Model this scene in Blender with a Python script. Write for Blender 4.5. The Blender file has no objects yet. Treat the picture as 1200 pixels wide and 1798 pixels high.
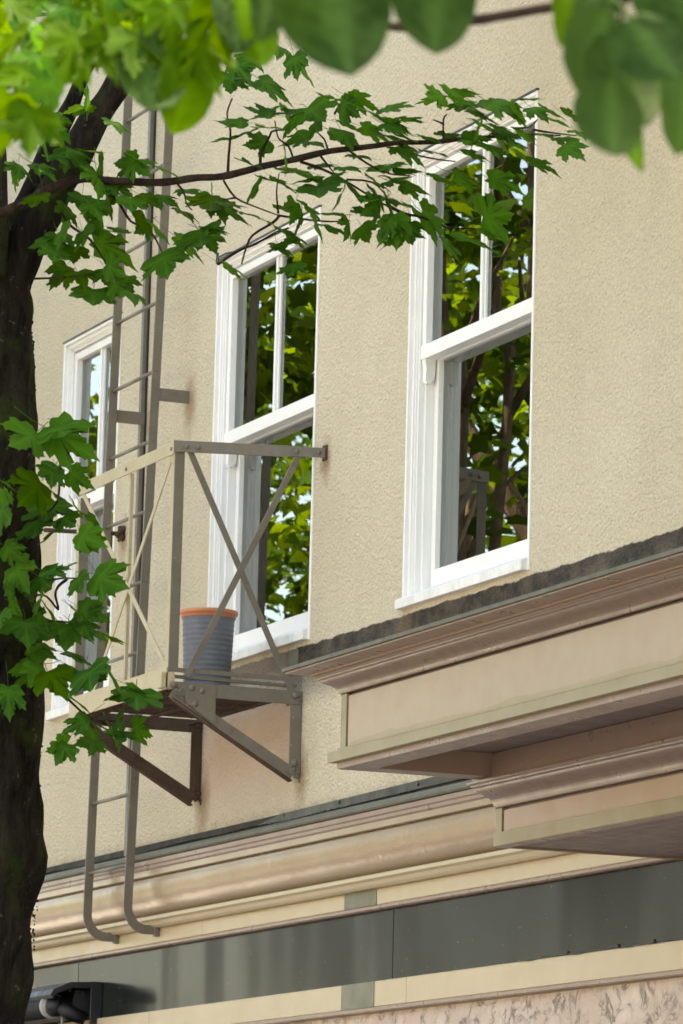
import bpy, bmesh, math, random
import numpy as np
from mathutils import Vector, Matrix, noise
R = math.radians
rnd = random.Random(7)
scene = bpy.context.scene
C = scene.collection

# ------------------------------------------------------------------ camera
F = 8078.8                       # focal length in pixels of the 1200x1798 frame
CAM = Vector((16.149, -6.991, -2.634))
yaw, pit, rol = R(67.396), R(9.7136), R(1.47)
fw = Vector((-math.sin(yaw)*math.cos(pit), math.cos(yaw)*math.cos(pit), math.sin(pit)))
rt = fw.cross(Vector((0, 0, 1))).normalized(); up = rt.cross(fw)
rt, up = math.cos(rol)*rt + math.sin(rol)*up, -math.sin(rol)*rt + math.cos(rol)*up
cd = bpy.data.cameras.new('camera'); cam = bpy.data.objects.new('camera', cd); C.objects.link(cam)
m3 = Matrix((rt, up, -fw)).transposed()
cam.matrix_world = Matrix.Translation(CAM) @ m3.to_4x4()
cd.sensor_fit = 'VERTICAL'; cd.sensor_height = 36; cd.lens = 36*F/1798
cd.clip_start = 0.1; cd.clip_end = 3000
cd.dof.use_dof = True; cd.dof.focus_distance = 14.6; cd.dof.aperture_fstop = 14
scene.camera = cam

# ------------------------------------------------------------------ light
SUN_EL, SUN_AZ = R(55), R(10)    # sun stands behind the building, towards +Y and a little -X
sd = Vector((-math.sin(SUN_AZ)*math.cos(SUN_EL), math.cos(SUN_AZ)*math.cos(SUN_EL), math.sin(SUN_EL)))
w = bpy.data.worlds.new('World'); scene.world = w; w.use_nodes = True
nt = w.node_tree; bg = nt.nodes['Background']
sky = nt.nodes.new('ShaderNodeTexSky'); sky.sky_type = 'NISHITA'; sky.sun_disc = False
sky.sun_elevation = SUN_EL; sky.sun_rotation = -SUN_AZ; sky.air_density = 1.0; sky.dust_density = 3.0; sky.ozone_density = 0.6
nt.links.new(sky.outputs[0], bg.inputs[0]); bg.inputs[1].default_value = 0.13
sl = bpy.data.lights.new('sun', 'SUN'); so = bpy.data.objects.new('sun', sl); C.objects.link(so)
sl.energy = 3.0; sl.angle = R(0.55); sl.color = (1, .93, .82)
so.rotation_euler = sd.to_track_quat('Z', 'Y').to_euler(); so.location = (0, 0, 30)
scene.view_settings.view_transform = 'Standard'; scene.view_settings.look = 'None'
scene.view_settings.gamma = 1; scene.view_settings.exposure = 2.96
scene.view_settings.use_white_balance = True
scene.view_settings.white_balance_temperature = 8150; scene.view_settings.white_balance_tint = 8
scene.view_settings.use_curve_mapping = False
scene.cycles.max_bounces = 10; scene.cycles.transparent_max_bounces = 24

def at(px, py, d):
    """world point seen at photo pixel (px,py), d metres along the view axis"""
    return CAM + d*(fw + (px-600)/F*rt - (py-899)/F*up)

# ------------------------------------------------------------------ materials
def mat(name):
    m = bpy.data.materials.new(name); m.use_nodes = True
    return m, m.node_tree, m.node_tree.nodes['Principled BSDF']
def N(t, ty, **k):
    n = t.nodes.new(ty)
    for a, b in k.items():
        if a == 'v':
            for i, x in b.items(): n.inputs[i].default_value = x
        else: setattr(n, a, b)
    return n
def coords(t, scale=(1, 1, 1)):
    g = N(t, 'ShaderNodeNewGeometry'); mp = N(t, 'ShaderNodeMapping'); mp.inputs['Scale'].default_value = scale
    t.links.new(g.outputs['Position'], mp.inputs[0]); return mp.outputs[0]
def noi(t, co, scale, detail=4, rough=.6, dist=0):
    n = N(t, 'ShaderNodeTexNoise', v={'Scale': scale, 'Detail': detail, 'Roughness': rough, 'Distortion': dist})
    t.links.new(co, n.inputs['Vector']); return n.outputs[0]
def ramp(t, f, a, b, ca=(0, 0, 0, 1), cb=(1, 1, 1, 1)):
    r = N(t, 'ShaderNodeValToRGB'); r.color_ramp.elements[0].position = a; r.color_ramp.elements[1].position = b
    r.color_ramp.elements[0].color = ca; r.color_ramp.elements[1].color = cb
    t.links.new(f, r.inputs[0]); return r.outputs[0]
def mix(t, f, a, b, mode='MIX'):
    n = N(t, 'ShaderNodeMix', data_type='RGBA', blend_type=mode)
    for s, x in ((0, f), (6, a), (7, b)):
        if isinstance(x, (int, float)): n.inputs[s].default_value = x
        elif isinstance(x, tuple): n.inputs[s].default_value = (*x[:3], 1)
        else: t.links.new(x, n.inputs[s])
    return n.outputs[2]
def math_(t, op, a, b=None, c=None):
    n = N(t, 'ShaderNodeMath', operation=op)
    for i, x in enumerate((a, b, c)):
        if x is None: continue
        if isinstance(x, (int, float)): n.inputs[i].default_value = x
        else: t.links.new(x, n.inputs[i])
    return n.outputs[0]
def bump(t, h, bs, strength, dist, prev=None):
    b = N(t, 'ShaderNodeBump'); b.inputs['Strength'].default_value = strength; b.inputs['Distance'].default_value = dist
    t.links.new(h, b.inputs['Height'])
    if prev: t.links.new(prev, b.inputs['Normal'])
    t.links.new(b.outputs[0], bs.inputs['Normal']); return b.outputs[0]
def sepz(t):
    g = N(t, 'ShaderNodeNewGeometry'); s = N(t, 'ShaderNodeSeparateXYZ'); t.links.new(g.outputs['Position'], s.inputs[0]); return s.outputs

def stucco():
    m, t, b = mat('stucco_beige')
    co = coords(t)
    big = noi(t, co, .9, 5, .6); mid = noi(t, co, 6, 5, .7)
    base = mix(t, ramp(t, big, .35, .7), (.63, .545, .385), (.71, .63, .465))
    base = mix(t, math_(t, 'MULTIPLY', ramp(t, mid, .55, .8), .35), base, (.55, .47, .325))
    X, Y, Z = sepz(t)
    # faint vertical rain streaks
    st = noi(t, coords(t, (5, 5, .6)), 1.1, 6, .7)
    base = mix(t, math_(t, 'MULTIPLY', ramp(t, st, .5, .78), .16), base, (.40, .33, .23))
    grain = noi(t, coords(t, (.65, 1, .62)), 100, 3, .7)
    base = mix(t, math_(t, 'MULTIPLY', ramp(t, grain, .42, .66, (1, 1, 1, 1), (0, 0, 0, 1)), .36), base, (.40, .33, .21))
    # small dark pits
    pits = noi(t, co, 42, 2, .5)
    base = mix(t, math_(t, 'MULTIPLY', ramp(t, pits, .68, .78), .3), base, (.2, .16, .10))
    # pinkish shade beneath the platform, painted into the stucco colour
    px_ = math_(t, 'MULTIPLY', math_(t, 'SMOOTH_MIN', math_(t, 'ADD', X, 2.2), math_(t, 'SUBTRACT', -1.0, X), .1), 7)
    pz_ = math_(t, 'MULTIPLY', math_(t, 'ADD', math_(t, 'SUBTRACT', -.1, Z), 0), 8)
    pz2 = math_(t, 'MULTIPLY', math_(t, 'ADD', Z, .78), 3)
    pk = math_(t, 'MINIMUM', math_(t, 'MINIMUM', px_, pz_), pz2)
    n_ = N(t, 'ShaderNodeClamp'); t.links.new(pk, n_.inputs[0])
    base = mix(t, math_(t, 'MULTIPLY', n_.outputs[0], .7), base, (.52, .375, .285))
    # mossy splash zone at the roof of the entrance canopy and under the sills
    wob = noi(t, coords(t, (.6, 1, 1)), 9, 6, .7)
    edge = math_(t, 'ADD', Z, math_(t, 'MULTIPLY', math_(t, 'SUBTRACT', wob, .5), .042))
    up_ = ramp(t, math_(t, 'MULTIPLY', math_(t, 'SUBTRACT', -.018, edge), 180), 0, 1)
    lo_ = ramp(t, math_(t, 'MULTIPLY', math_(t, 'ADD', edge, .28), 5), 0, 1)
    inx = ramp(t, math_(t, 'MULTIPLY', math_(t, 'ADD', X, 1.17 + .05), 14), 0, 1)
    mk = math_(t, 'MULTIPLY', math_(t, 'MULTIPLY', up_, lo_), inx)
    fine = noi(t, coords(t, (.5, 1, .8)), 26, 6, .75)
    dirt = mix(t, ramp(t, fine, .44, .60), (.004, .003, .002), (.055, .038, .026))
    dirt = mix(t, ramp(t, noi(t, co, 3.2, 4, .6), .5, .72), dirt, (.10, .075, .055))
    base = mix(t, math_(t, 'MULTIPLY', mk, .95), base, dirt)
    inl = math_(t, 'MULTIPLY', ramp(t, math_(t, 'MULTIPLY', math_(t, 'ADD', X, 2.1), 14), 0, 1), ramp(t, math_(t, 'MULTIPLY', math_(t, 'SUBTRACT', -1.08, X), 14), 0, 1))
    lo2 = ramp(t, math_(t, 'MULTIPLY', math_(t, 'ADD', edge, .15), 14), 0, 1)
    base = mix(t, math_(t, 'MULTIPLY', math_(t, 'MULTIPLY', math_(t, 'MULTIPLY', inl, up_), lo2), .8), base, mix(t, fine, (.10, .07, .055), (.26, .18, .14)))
    # dirt where the wall meets the cornice flashing
    e2 = math_(t, 'ADD', Z, math_(t, 'MULTIPLY', math_(t, 'SUBTRACT', noi(t, co, 9, 6, .8), .5), .12))
    m2 = math_(t, 'MULTIPLY', ramp(t, math_(t, 'MULTIPLY', math_(t, 'SUBTRACT', -.655, e2), 14), 0, 1), ramp(t, fine, .3, .6))
    base = mix(t, math_(t, 'MULTIPLY', m2, .75), base, (.10, .085, .05))
    g_ = N(t, 'ShaderNodeNewGeometry').outputs['Position']
    for (fx, fz, rad, k_) in ((-2.405, 1.24, .10, .7), (-2.95, 1.235, .08, .6), (-.82, .74, .07, .8), (-.99, -.54, .09, .75), (-2.10, -.54, .11, .75), (-3.2, .75, .08, .7), (.02, -.02, .10, .3)):
        vm = N(t, 'ShaderNodeVectorMath', operation='SUBTRACT'); t.links.new(g_, vm.inputs[0]); vm.inputs[1].default_value = (fx, 0, fz-.02)
        vs_ = N(t, 'ShaderNodeVectorMath', operation='MULTIPLY'); t.links.new(vm.outputs[0], vs_.inputs[0]); vs_.inputs[1].default_value = (1, 1, .6)
        vl = N(t, 'ShaderNodeVectorMath', operation='LENGTH'); t.links.new(vs_.outputs[0], vl.inputs[0])
        dd = math_(t, 'ADD', vl.outputs['Value'], math_(t, 'MULTIPLY', math_(t, 'SUBTRACT', fine, .5), .12))
        base = mix(t, math_(t, 'MULTIPLY', ramp(t, dd, rad*.25, rad, (1, 1, 1, 1), (0, 0, 0, 1)), k_), base, (.27, .16, .08))
    t.links.new(base, b.inputs['Base Color']); b.inputs['Roughness'].default_value = .85
    b.inputs['Specular IOR Level'].default_value = .3
    v = N(t, 'ShaderNodeTexVoronoi', feature='SMOOTH_F1', v={'Scale': 105, 'Smoothness': .5})
    t.links.new(coords(t, (.55, 1, .8)), v.inputs['Vector'])
    n1 = bump(t, v.outputs[0], b, .8, .010)
    n2 = bump(t, noi(t, coords(t, (.55, 1, .8)), 130, 4, .75), b, .9, .008, n1)
    bump(t, noi(t, co, 5, 3, .5), b, .5, .012, n2)
    return m
def lower_stucco():
    m, t, b = mat('stucco_pink_rough'); co = coords(t)
    a = noi(t, co, 8, 6, .62, .6)
    cr = ramp(t, math_(t, 'ABSOLUTE', math_(t, 'SUBTRACT', a, .5)), 0, .05, (1, 1, 1, 1), (0, 0, 0, 1))
    cr = math_(t, 'MULTIPLY', cr, ramp(t, noi(t, co, 11, 3, .5), .42, .58))
    base = mix(t, ramp(t, noi(t, co, 4, 5), .35, .65), (.56, .44, .35), (.66, .54, .44))
    base = mix(t, math_(t, 'MULTIPLY', cr, .75), base, (.17, .11, .08))
    t.links.new(base, b.inputs['Base Color']); b.inputs['Roughness'].default_value = .85
    bump(t, math_(t, 'SUBTRACT', ramp(t, a, .4, .6), math_(t, 'MULTIPLY', cr, .5)), b, .8, .012)
    return m
def paint(name, col, rough=.4, dirt=.35, dcol=None, scale=1, bmp=.15, vstreak=True, edge=0):
    m, t, b = mat(name); co = coords(t)
    dcol = dcol or tuple(c*.5 for c in col)
    k = math_(t, 'MULTIPLY', ramp(t, noi(t, co, 3.5*scale, 6, .7), .45, .8), dirt)
    base = mix(t, k, col, dcol)
    if vstreak:
        k2 = math_(t, 'MULTIPLY', ramp(t, noi(t, coords(t, (9, 9, .8)), 2*scale, 5, .7), .5, .85), dirt*.8)
        base = mix(t, k2, base, dcol)
    sp = ramp(t, noi(t, co, 110, 2, .5), .73, .79)
    base = mix(t, math_(t, 'MULTIPLY', sp, dirt), base, tuple(c*.25 for c in col))
    t.links.new(base, b.inputs['Base Color'])
    t.links.new(ramp(t, noi(t, co, 12*scale, 4), .3, .8, (rough*.75,)*3+(1,), (min(1, rough*1.4),)*3+(1,)), b.inputs['Roughness'])
    n1 = bump(t, noi(t, co, 3.2, 3, .5), b, bmp, .02)
    bump(t, noi(t, co, 45, 4, .7), b, bmp, .004, n1)
    return m
def leafmat(name, col, col2, trans, tcol):
    m, t, b = mat(name)
    oi = N(t, 'ShaderNodeObjectInfo'); ge = N(t, 'ShaderNodeNewGeometry')
    rn = math_(t, 'FRACT', math_(t, 'ADD', oi.outputs['Random'], ge.outputs['Random Per Island']))
    base = mix(t, rn, col, col2)
    tx = N(t, 'ShaderNodeTexCoord')
    base = mix(t, ramp(t, noi(t, tx.outputs['Object'], 3, 4, .6), .3, .75), base, tuple(c*1.35 for c in col2))
    # veins, laid out in the leaf's own coordinates (stored as a vertex attribute)
    at_ = N(t, 'ShaderNodeAttribute', attribute_name='vein')
    base = mix(t, math_(t, 'MULTIPLY', at_.outputs['Fac'], .5), base, tuple(min(1, c*2.3) for c in col2))
    t.links.new(base, b.inputs['Base Color']); b.inputs['Roughness'].default_value = .55
    b.inputs['Specular IOR Level'].default_value = .02
    tr = N(t, 'ShaderNodeBsdfTranslucent')
    t.links.new(mix(t, math_(t, 'POWER', rn, 2.6 if name == 'crown_leaf' else 1.6), tuple(c*(.22 if name == 'crown_leaf' else .8) for c in tcol), tuple(c*1.4 for c in tcol)), tr.inputs[0])
    ms = N(t, 'ShaderNodeMixShader'); ms.inputs[0].default_value = trans
    t.links.new(b.outputs[0], ms.inputs[1]); t.links.new(tr.outputs[0], ms.inputs[2])
    t.links.new(ms.outputs[0], t.nodes['Material Output'].inputs[0])
    return m
def barkmat(name, lichen=True, a=(.004, .003, .0025), c=(.050, .038, .028)):
    m, t, b = mat(name)
    tx = N(t, 'ShaderNodeNewGeometry').outputs['Position']
    mp = N(t, 'ShaderNodeMapping'); mp.inputs['Scale'].default_value = (1, 1, .22); t.links.new(tx, mp.inputs[0])
    f = noi(t, mp.outputs[0], 22, 9, .72, .4)
    base = mix(t, ramp(t, f, .35, .68), a, c)
    if lichen:
        base = mix(t, ramp(t, noi(t, tx, 5, 6, .7), .5, .66), base, (.036, .050, .010))
        base = mix(t, ramp(t, noi(t, tx, 38, 3, .6), .66, .72), base, (.10, .10, .075))
    t.links.new(base, b.inputs['Base Color']); b.inputs['Roughness'].default_value = .9; b.inputs['Specular IOR Level'].default_value = .08
    n1 = bump(t, f, b, 1.0, .05)
    bump(t, noi(t, tx, 60, 5, .7), b, .7, .006, n1)
    return m
M = {}
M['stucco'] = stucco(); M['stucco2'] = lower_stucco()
M['white'] = paint('white_window_paint', (.84, .83, .80), .38, .2, (.52, .52, .50), bmp=.05)
M['sillw'] = paint('white_sill_paint', (.78, .77, .73), .45, .5, (.36, .35, .29), 3, bmp=.1)
M['fascia'] = touched = paint('fascia_paint', (.42, .325, .225), .42, .25, (.40, .30, .19), bmp=.08)
def touch_up():
    t = touched.node_tree; b = t.nodes['Principled BSDF']; old = b.inputs['Base Color'].links[0].from_socket
    X, Y, Z = sepz(t)
    w1 = noi(t, coords(t, (2.2, 0, 0)), 1.3, 4, .55)
    e = math_(t, 'SUBTRACT', math_(t, 'ADD', -.905, math_(t, 'MULTIPLY', w1, .055)), Z)
    k = ramp(t, math_(t, 'MULTIPLY', e, 300), 0, 1)
    t.links.new(mix(t, math_(t, 'MULTIPLY', k, .85), old, (.36, .285, .165)), b.inputs['Base Color'])
touch_up()
M['fascia_low'] = paint('lower_fascia_paint', (.42, .315, .235), .42, .22, (.38, .27, .19), bmp=.08)
M['khaki'] = paint('khaki_trim_paint', (.30, .25, .145), .45, .35, (.25, .20, .10), bmp=.08)
M['mauve'] = paint('mauve_moulding_paint', (.27, .182, .135), .33, .3, (.20, .125, .09), bmp=.08)
M['soffit'] = paint('soffit_paint', (.19, .135, .11), .5, .3, (.15, .10, .08), bmp=.08)
M['cornice'] = paint('cornice_gloss_paint', (.335, .24, .15), .13, .35, (.28, .20, .11), bmp=.35)
M['board'] = paint('cream_board_paint', (.50, .40, .25), .4, .3, (.42, .33, .19), bmp=.1)
M['patch'] = paint('olive_patch_paint', (.16, .155, .095), .5, .3, bmp=.1)
M['flash'] = paint('lead_flashing', (.05, .045, .036), .75, .5, (.05, .05, .04), bmp=.3)
M['flashg'] = paint('green_grey_cap_metal', (.12, .115, .08), .65, .5, (.09, .09, .06), bmp=.3)
M['dark'] = paint('black_strip', (.012, .012, .013), .4, .2, bmp=.3)
M['black'] = paint('black_awning_metal', (.008, .008, .010), .5, .2, bmp=.05)
M['awncap'] = paint('grey_plastic_cap', (.32, .29, .28), .5, .3, bmp=.05)
M['awntop'] = paint('awning_hood_top', (.5, .5, .5), .2, .2, bmp=.05)
M['rust'] = paint('rusty_underside', (.09, .055, .038), .8, .7, (.03, .018, .012), 3, bmp=.6)
M['rust2'] = paint('brown_corroded_paint', (.085, .060, .043), .75, .6, (.03, .018, .012), 4, bmp=.5)
M['interior'] = paint('interior_wall', (.10, .095, .085), .8, .2, bmp=.05)
M['asphalt'] = paint('asphalt', (.06, .06, .06), .9, .4, bmp=.6, vstreak=False)
M['pave'] = paint('pavement_concrete', (.36, .34, .31), .85, .4, bmp=.4, vstreak=False)
M['soil'] = paint('soil_ground', (.12, .13, .07), .9, .5, bmp=.4, vstreak=False)
M['wire'] = paint('black_cable', (.03, .025, .02), .5, .2, bmp=.05)
M['rim'] = paint('terracotta_plastic', (.55, .20, .085), .5, .25, (.38, .14, .06), 4, bmp=.1)
M['potb'] = paint('blue_grey_plastic', (.120, .132, .155), .5, .3, (.10, .10, .12), 4, bmp=.08)
M['bldg'] = paint('far_render', (.42, .38, .33), .8, .3, bmp=.1)
M['trunk'] = barkmat('maple_bark'); M['twig'] = barkmat('twig_bark', False, (.028, .018, .014), (.085, .055, .042))
M['palebark'] = barkmat('pale_bark', False, (.10, .07, .05), (.34, .25, .17))
M['moss'] = paint('moss', (.016, .022, .007), .95, .6, (.012, .014, .006), 20, bmp=.5)
for k_ in ('moss', 'rust', 'rust2', 'soil', 'flash'): M[k_].node_tree.nodes['Principled BSDF'].inputs['Specular IOR Level'].default_value = .08
M['leaf'] = leafmat('maple_leaf', (.011, .054, .013), (.036, .098, .010), .38, (.075, .215, .007))
M['leafy'] = leafmat('young_maple_leaf', (.014, .052, .002), (.034, .080, .002), .40, (.088, .165, .001))
M['leafr'] = leafmat('round_leaf', (.006, .019, .004), (.028, .056, .012), .22, (.035, .085, .003))
M['leafb'] = leafmat('crown_leaf', (.009, .034, .006), (.045, .10, .010), .45, (.23, .34, .010))

def steel():
    m, t, b = mat('taupe_iron_paint'); co = coords(t)
    base = mix(t, ramp(t, noi(t, co, 7, 5, .7), .4, .75), (.165, .142, .108), (.125, .104, .077))
    base = mix(t, math_(t, 'MULTIPLY', ramp(t, noi(t, co, 28, 6, .8), .60, .70), .6), base, (.09, .05, .03))
    base = mix(t, math_(t, 'MULTIPLY', ramp(t, noi(t, coords(t, (1, 1, .3)), 120, 2, .5), .72, .78), .7), base, (.5, .45, .36))
    t.links.new(base, b.inputs['Base Color']); b.inputs['Roughness'].default_value = .48
    n1 = bump(t, noi(t, co, 18, 4, .6), b, .4, .006)
    bump(t, noi(t, co, 140, 4, .7), b, .5, .0015, n1)
    return m
M['steel'] = steel()
def lit_steel():  # same taupe paint; the brighter light on front faces is put into the colour
    m, t, b = mat('lit_taupe_iron_paint'); co = coords(t)
    base = mix(t, ramp(t, noi(t, co, 7, 5, .7), .4, .75), (.46, .385, .235), (.38, .32, .18))
    base = mix(t, math_(t, 'MULTIPLY', ramp(t, noi(t, co, 22, 6, .8), .60, .68), .8), base, (.16, .15, .04))
    base = mix(t, math_(t, 'MULTIPLY', ramp(t, noi(t, co, 50, 5, .8), .64, .70), .8), base, (.12, .06, .03))
    t.links.new(base, b.inputs['Base Color']); b.inputs['Roughness'].default_value = .48
    bump(t, noi(t, co, 60, 4, .7), b, .5, .003)
    return m
M['steel_lit'] = lit_steel()
def signmat():
    m, t, b = mat('dark_metal_panel'); co = coords(t)
    base = mix(t, ramp(t, noi(t, co, 2.5, 5, .7), .35, .7), (.011, .0125, .011), (.020, .022, .018))
    base = mix(t, ramp(t, noi(t, co, 55, 2, .5), .72, .76), base, (.15, .15, .14))
    t.links.new(base, b.inputs['Base Color']); b.inputs['Metallic'].default_value = .0
    b.inputs['Roughness'].default_value = .17; b.inputs['IOR'].default_value = 1.22
    n1 = bump(t, noi(t, coords(t, (2.2, 2.2, .3)), 1.7, 0, .5), b, .28, .04)
    bump(t, noi(t, co, 25, 3, .5), b, .05, .001, n1)
    return m
M['sign'] = signmat()
def glass():
    m, t, b = mat('window_glass'); t.nodes.remove(b)
    fr = N(t, 'ShaderNodeFresnel'); fr.inputs['IOR'].default_value = 3.2
    tr = N(t, 'ShaderNodeBsdfTransparent'); tr.inputs[0].default_value = (.72, .78, .76, 1)
    gl = N(t, 'ShaderNodeBsdfGlossy'); gl.inputs['Roughness'].default_value = 0.0; gl.inputs[0].default_value = (.96, 1, .97, 1)
    ms = N(t, 'ShaderNodeMixShader')
    t.links.new(fr.outputs[0], ms.inputs[0]); t.links.new(tr.outputs[0], ms.inputs[1]); t.links.new(gl.outputs[0], ms.inputs[2])
    t.links.new(ms.outputs[0], t.nodes['Material Output'].inputs[0])
    return m
M['glass'] = glass()
def curtain():
    m, t, b = mat('pale_curtain')
    b.inputs['Base Color'].default_value = (.16, .185, .17, 1); b.inputs['Roughness'].default_value = .9
    return m
M['curtain'] = curtain()

# ------------------------------------------------------------------ mesh helpers
def tag(o, label=None, cat=None, group=None, kind=None):
    if label: o['label'] = label
    if cat: o['category'] = cat
    if group: o['group'] = group
    if kind: o['kind'] = kind
    return o
def empty(name, loc=(0, 0, 0)):
    o = bpy.data.objects.new(name, None); o.location = loc; o.empty_display_size = .1; C.objects.link(o); return o
def link(name, me, parent=None):
    o = bpy.data.objects.new(name, me); C.objects.link(o)
    if parent:
        o.parent = parent
        bpy.context.view_layer.update() if False else None
        p = world_loc(parent); o.location = (-p[0], -p[1], -p[2])
    return o
def world_loc(o):
    v = Vector((0, 0, 0))
    while o: v += Vector(o.location); o = o.parent
    return v
class MB:
    def __init__(s): s.v = []; s.f = []; s.sm = []
    def add(s, vs, fs, smooth=False):
        k = len(s.v); s.v += [tuple(x) for x in vs]
        for f in fs: s.f.append([k+i for i in f]); s.sm.append(smooth)
        return s
    def box(s, x0, x1, y0, y1, z0, z1):
        return s.add([(x0,y0,z0),(x1,y0,z0),(x1,y1,z0),(x0,y1,z0),(x0,y0,z1),(x1,y0,z1),(x1,y1,z1),(x0,y1,z1)],
              [(0,3,2,1),(4,5,6,7),(0,1,5,4),(1,2,6,5),(2,3,7,6),(3,0,4,7)])
    def bar(s, a, b, w, h, up=(0, 0, 1)):
        """rectangular bar a->b; w across (along up), h thickness (across both)"""
        a = Vector(a); b = Vector(b); d = (b-a).normalized(); n = d.cross(Vector(up)).normalized(); u = n.cross(d)
        vs = []
        for p in (a, b):
            for i, j in ((-1,-1),(1,-1),(1,1),(-1,1)): vs.append(p + u*(w/2*i) + n*(h/2*j))
        return s.add(vs, [(0,1,2,3),(7,6,5,4),(0,4,5,1),(1,5,6,2),(2,6,7,3),(3,7,4,0)])
    def tube(s, pts, rads, n=8, cap=True, rough=0, freq=1):
        pts = [Vector(p) for p in pts]; vs = []; fs = []
        ref = Vector((0, 0, 1)) if abs((pts[1]-pts[0]).normalized().z) < .8 else Vector((1, 0, 0))
        for i, p in enumerate(pts):
            d = (pts[min(i+1, len(pts)-1)] - pts[max(i-1, 0)]).normalized()
            a = d.cross(ref).normalized(); ref = a.cross(d).normalized() if a.length else ref
            a = d.cross(ref).normalized()
            for k in range(n):
                an = 2*math.pi*k/n; q = (a*math.cos(an) + ref*math.sin(an)); r = rads[i]
                if rough: r *= 1 + rough*noise.noise((p+q*rads[i])*freq) + rough*.5*noise.noise((p*0.4+q*rads[i]*3)*freq*2)
                vs.append(p + q*r)
        for i in range(len(pts)-1):
            for k in range(n):
                fs.append((i*n+k, i*n+(k+1) % n, (i+1)*n+(k+1) % n, (i+1)*n+k))
        if cap: fs += [tuple(range(n))[::-1], tuple(range((len(pts)-1)*n, len(pts)*n))]
        return s.add(vs, fs, True)
    def sphere(s, c, r, n=8, m=5, sq=(1, 1, 1)):
        c = Vector(c); vs = [c+Vector((0, 0, r*sq[2]))]; fs = []
        for i in range(1, m):
            for k in range(n):
                th = math.pi*i/m; ph = 2*math.pi*k/n
                vs.append(c+Vector((r*sq[0]*math.sin(th)*math.cos(ph), r*sq[1]*math.sin(th)*math.sin(ph), r*sq[2]*math.cos(th))))
        vs.append(c-Vector((0, 0, r*sq[2])))
        for k in range(n): fs.append((0, 1+k, 1+(k+1) % n)); fs.append((len(vs)-1, 1+(m-2)*n+(k+1) % n, 1+(m-2)*n+k))
        for i in range(m-2):
            for k in range(n): fs.append((1+i*n+k, 1+(i+1)*n+k, 1+(i+1)*n+(k+1) % n, 1+i*n+(k+1) % n))
        return s.add(vs, fs, True)
    def lathe(s, c, prof, n=40):
        c = Vector(c); vs = []; fs = []
        for r, z in prof:
            for k in range(n):
                a = 2*math.pi*k/n; vs.append(c+Vector((r*math.cos(a), r*math.sin(a), z)))
        for i in range(len(prof)-1):
            for k in range(n): fs.append((i*n+k, i*n+(k+1) % n, (i+1)*n+(k+1) % n, (i+1)*n+k))
        return s.add(vs, fs, True)
    def strip(s, prof, x0, x1):
        """profile of (y,z) pairs extruded along X, closed with end caps"""
        n = len(prof); vs = [(x0, y, z) for y, z in prof] + [(x1, y, z) for y, z in prof]
        fs = [(i, (i+1) % n, n+(i+1) % n, n+i) for i in range(n)] + [tuple(range(n))[::-1], tuple(range(n, 2*n))]
        return s.add(vs, fs)
    def mesh(s, name, m, bevel=0):
        me = bpy.data.meshes.new(name); me.from_pydata([tuple(v) for v in s.v], [], s.f)
        me.polygons.foreach_set('use_smooth', s.sm)
        bm = bmesh.new(); bm.from_mesh(me)
        if len(bm.faces) > 1: bmesh.ops.recalc_face_normals(bm, faces=bm.faces)
        if bevel:
            es = [e for e in bm.edges if len(e.link_faces) == 2 and e.calc_face_angle(0) > .6]
            bmesh.ops.bevel(bm, geom=es, offset=bevel, segments=1, profile=.5, affect='EDGES')
        bm.to_mesh(me); bm.free()
        me.materials.append(M[m] if isinstance(m, str) else m); return me
    def build(s, name, m, parent=None, bevel=0):
        return link(name, s.mesh(name, m, bevel), parent)

# ------------------------------------------------------------------ ground
G = -4.25
tag(MB().box(-600, 600, -600, 600, G-.5, G-.14).build('ground', 'soil'), 'earth and grass ground around the street', kind='structure')
tag(MB().box(-300, 300, -16.2, -5.6, G-.14, G-.12).build('road', 'asphalt'), 'dark asphalt road in front of the shop', kind='structure')
p_ = MB(); p_.box(-300, 300, -5.4, 0.3, G-.13, G); tag(p_.build('pavement', 'pave'), 'pale concrete pavement along the shop', kind='structure')
tag(MB().box(-300, 300, -5.6, -5.4, G-.13, G+.004).build('kerb', 'pave'), 'concrete kerb between road and pavement', kind='structure')
tag(MB().box(-300, 300, -20, -16.2, G-.13, G).build('far_pavement', 'pave'), 'concrete pavement across the street', kind='structure')

# ------------------------------------------------------------------ building
bld = tag(empty('shop_building', (0, 0, G)), 'two storey shop with beige stucco wall, white sash windows and painted cornice', 'building')
WIN = [(-4.103, -3.316), (-2.102, -.941), (0.0, 1.153)]
WZ0, WZ1 = .0, 1.80
ROOF = 4.3
def wall_cells():
    mb = MB(); X0, X1 = -14, 12; zb = -.74
    xs = [X0] + [v for w_ in WIN for v in w_] + [X1]; zs = [zb, WZ0, WZ1, ROOF]
    vs = {}; V = []
    def vid(x, y, z):
        k = (round(x, 4), round(y, 4), round(z, 4))
        if k not in vs: vs[k] = len(V); V.append(k)
        return vs[k]
    Fc = []
    for i in range(len(xs)-1):
        for j in range(3):
            if j == 1 and i % 2 == 1:
                x0, x1, z0, z1 = xs[i], xs[i+1], zs[j], zs[j+1]; d = .16
                for (a, b_) in (((x0, z0), (x0, z1)), ((x0, z1), (x1, z1)), ((x1, z1), (x1, z0)), ((x1, z0), (x0, z0))):
                    Fc.append([vid(a[0], 0, a[1]), vid(a[0], d, a[1]), vid(b_[0], d, b_[1]), vid(b_[0], 0, b_[1])])
                continue
            Fc.append([vid(xs[i], 0, zs[j]), vid(xs[i+1], 0, zs[j]), vid(xs[i+1], 0, zs[j+1]), vid(xs[i], 0, zs[j+1])])
    mb.add(V, Fc)
    return mb
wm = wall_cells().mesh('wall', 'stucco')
link('wall', wm, bld)
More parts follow.
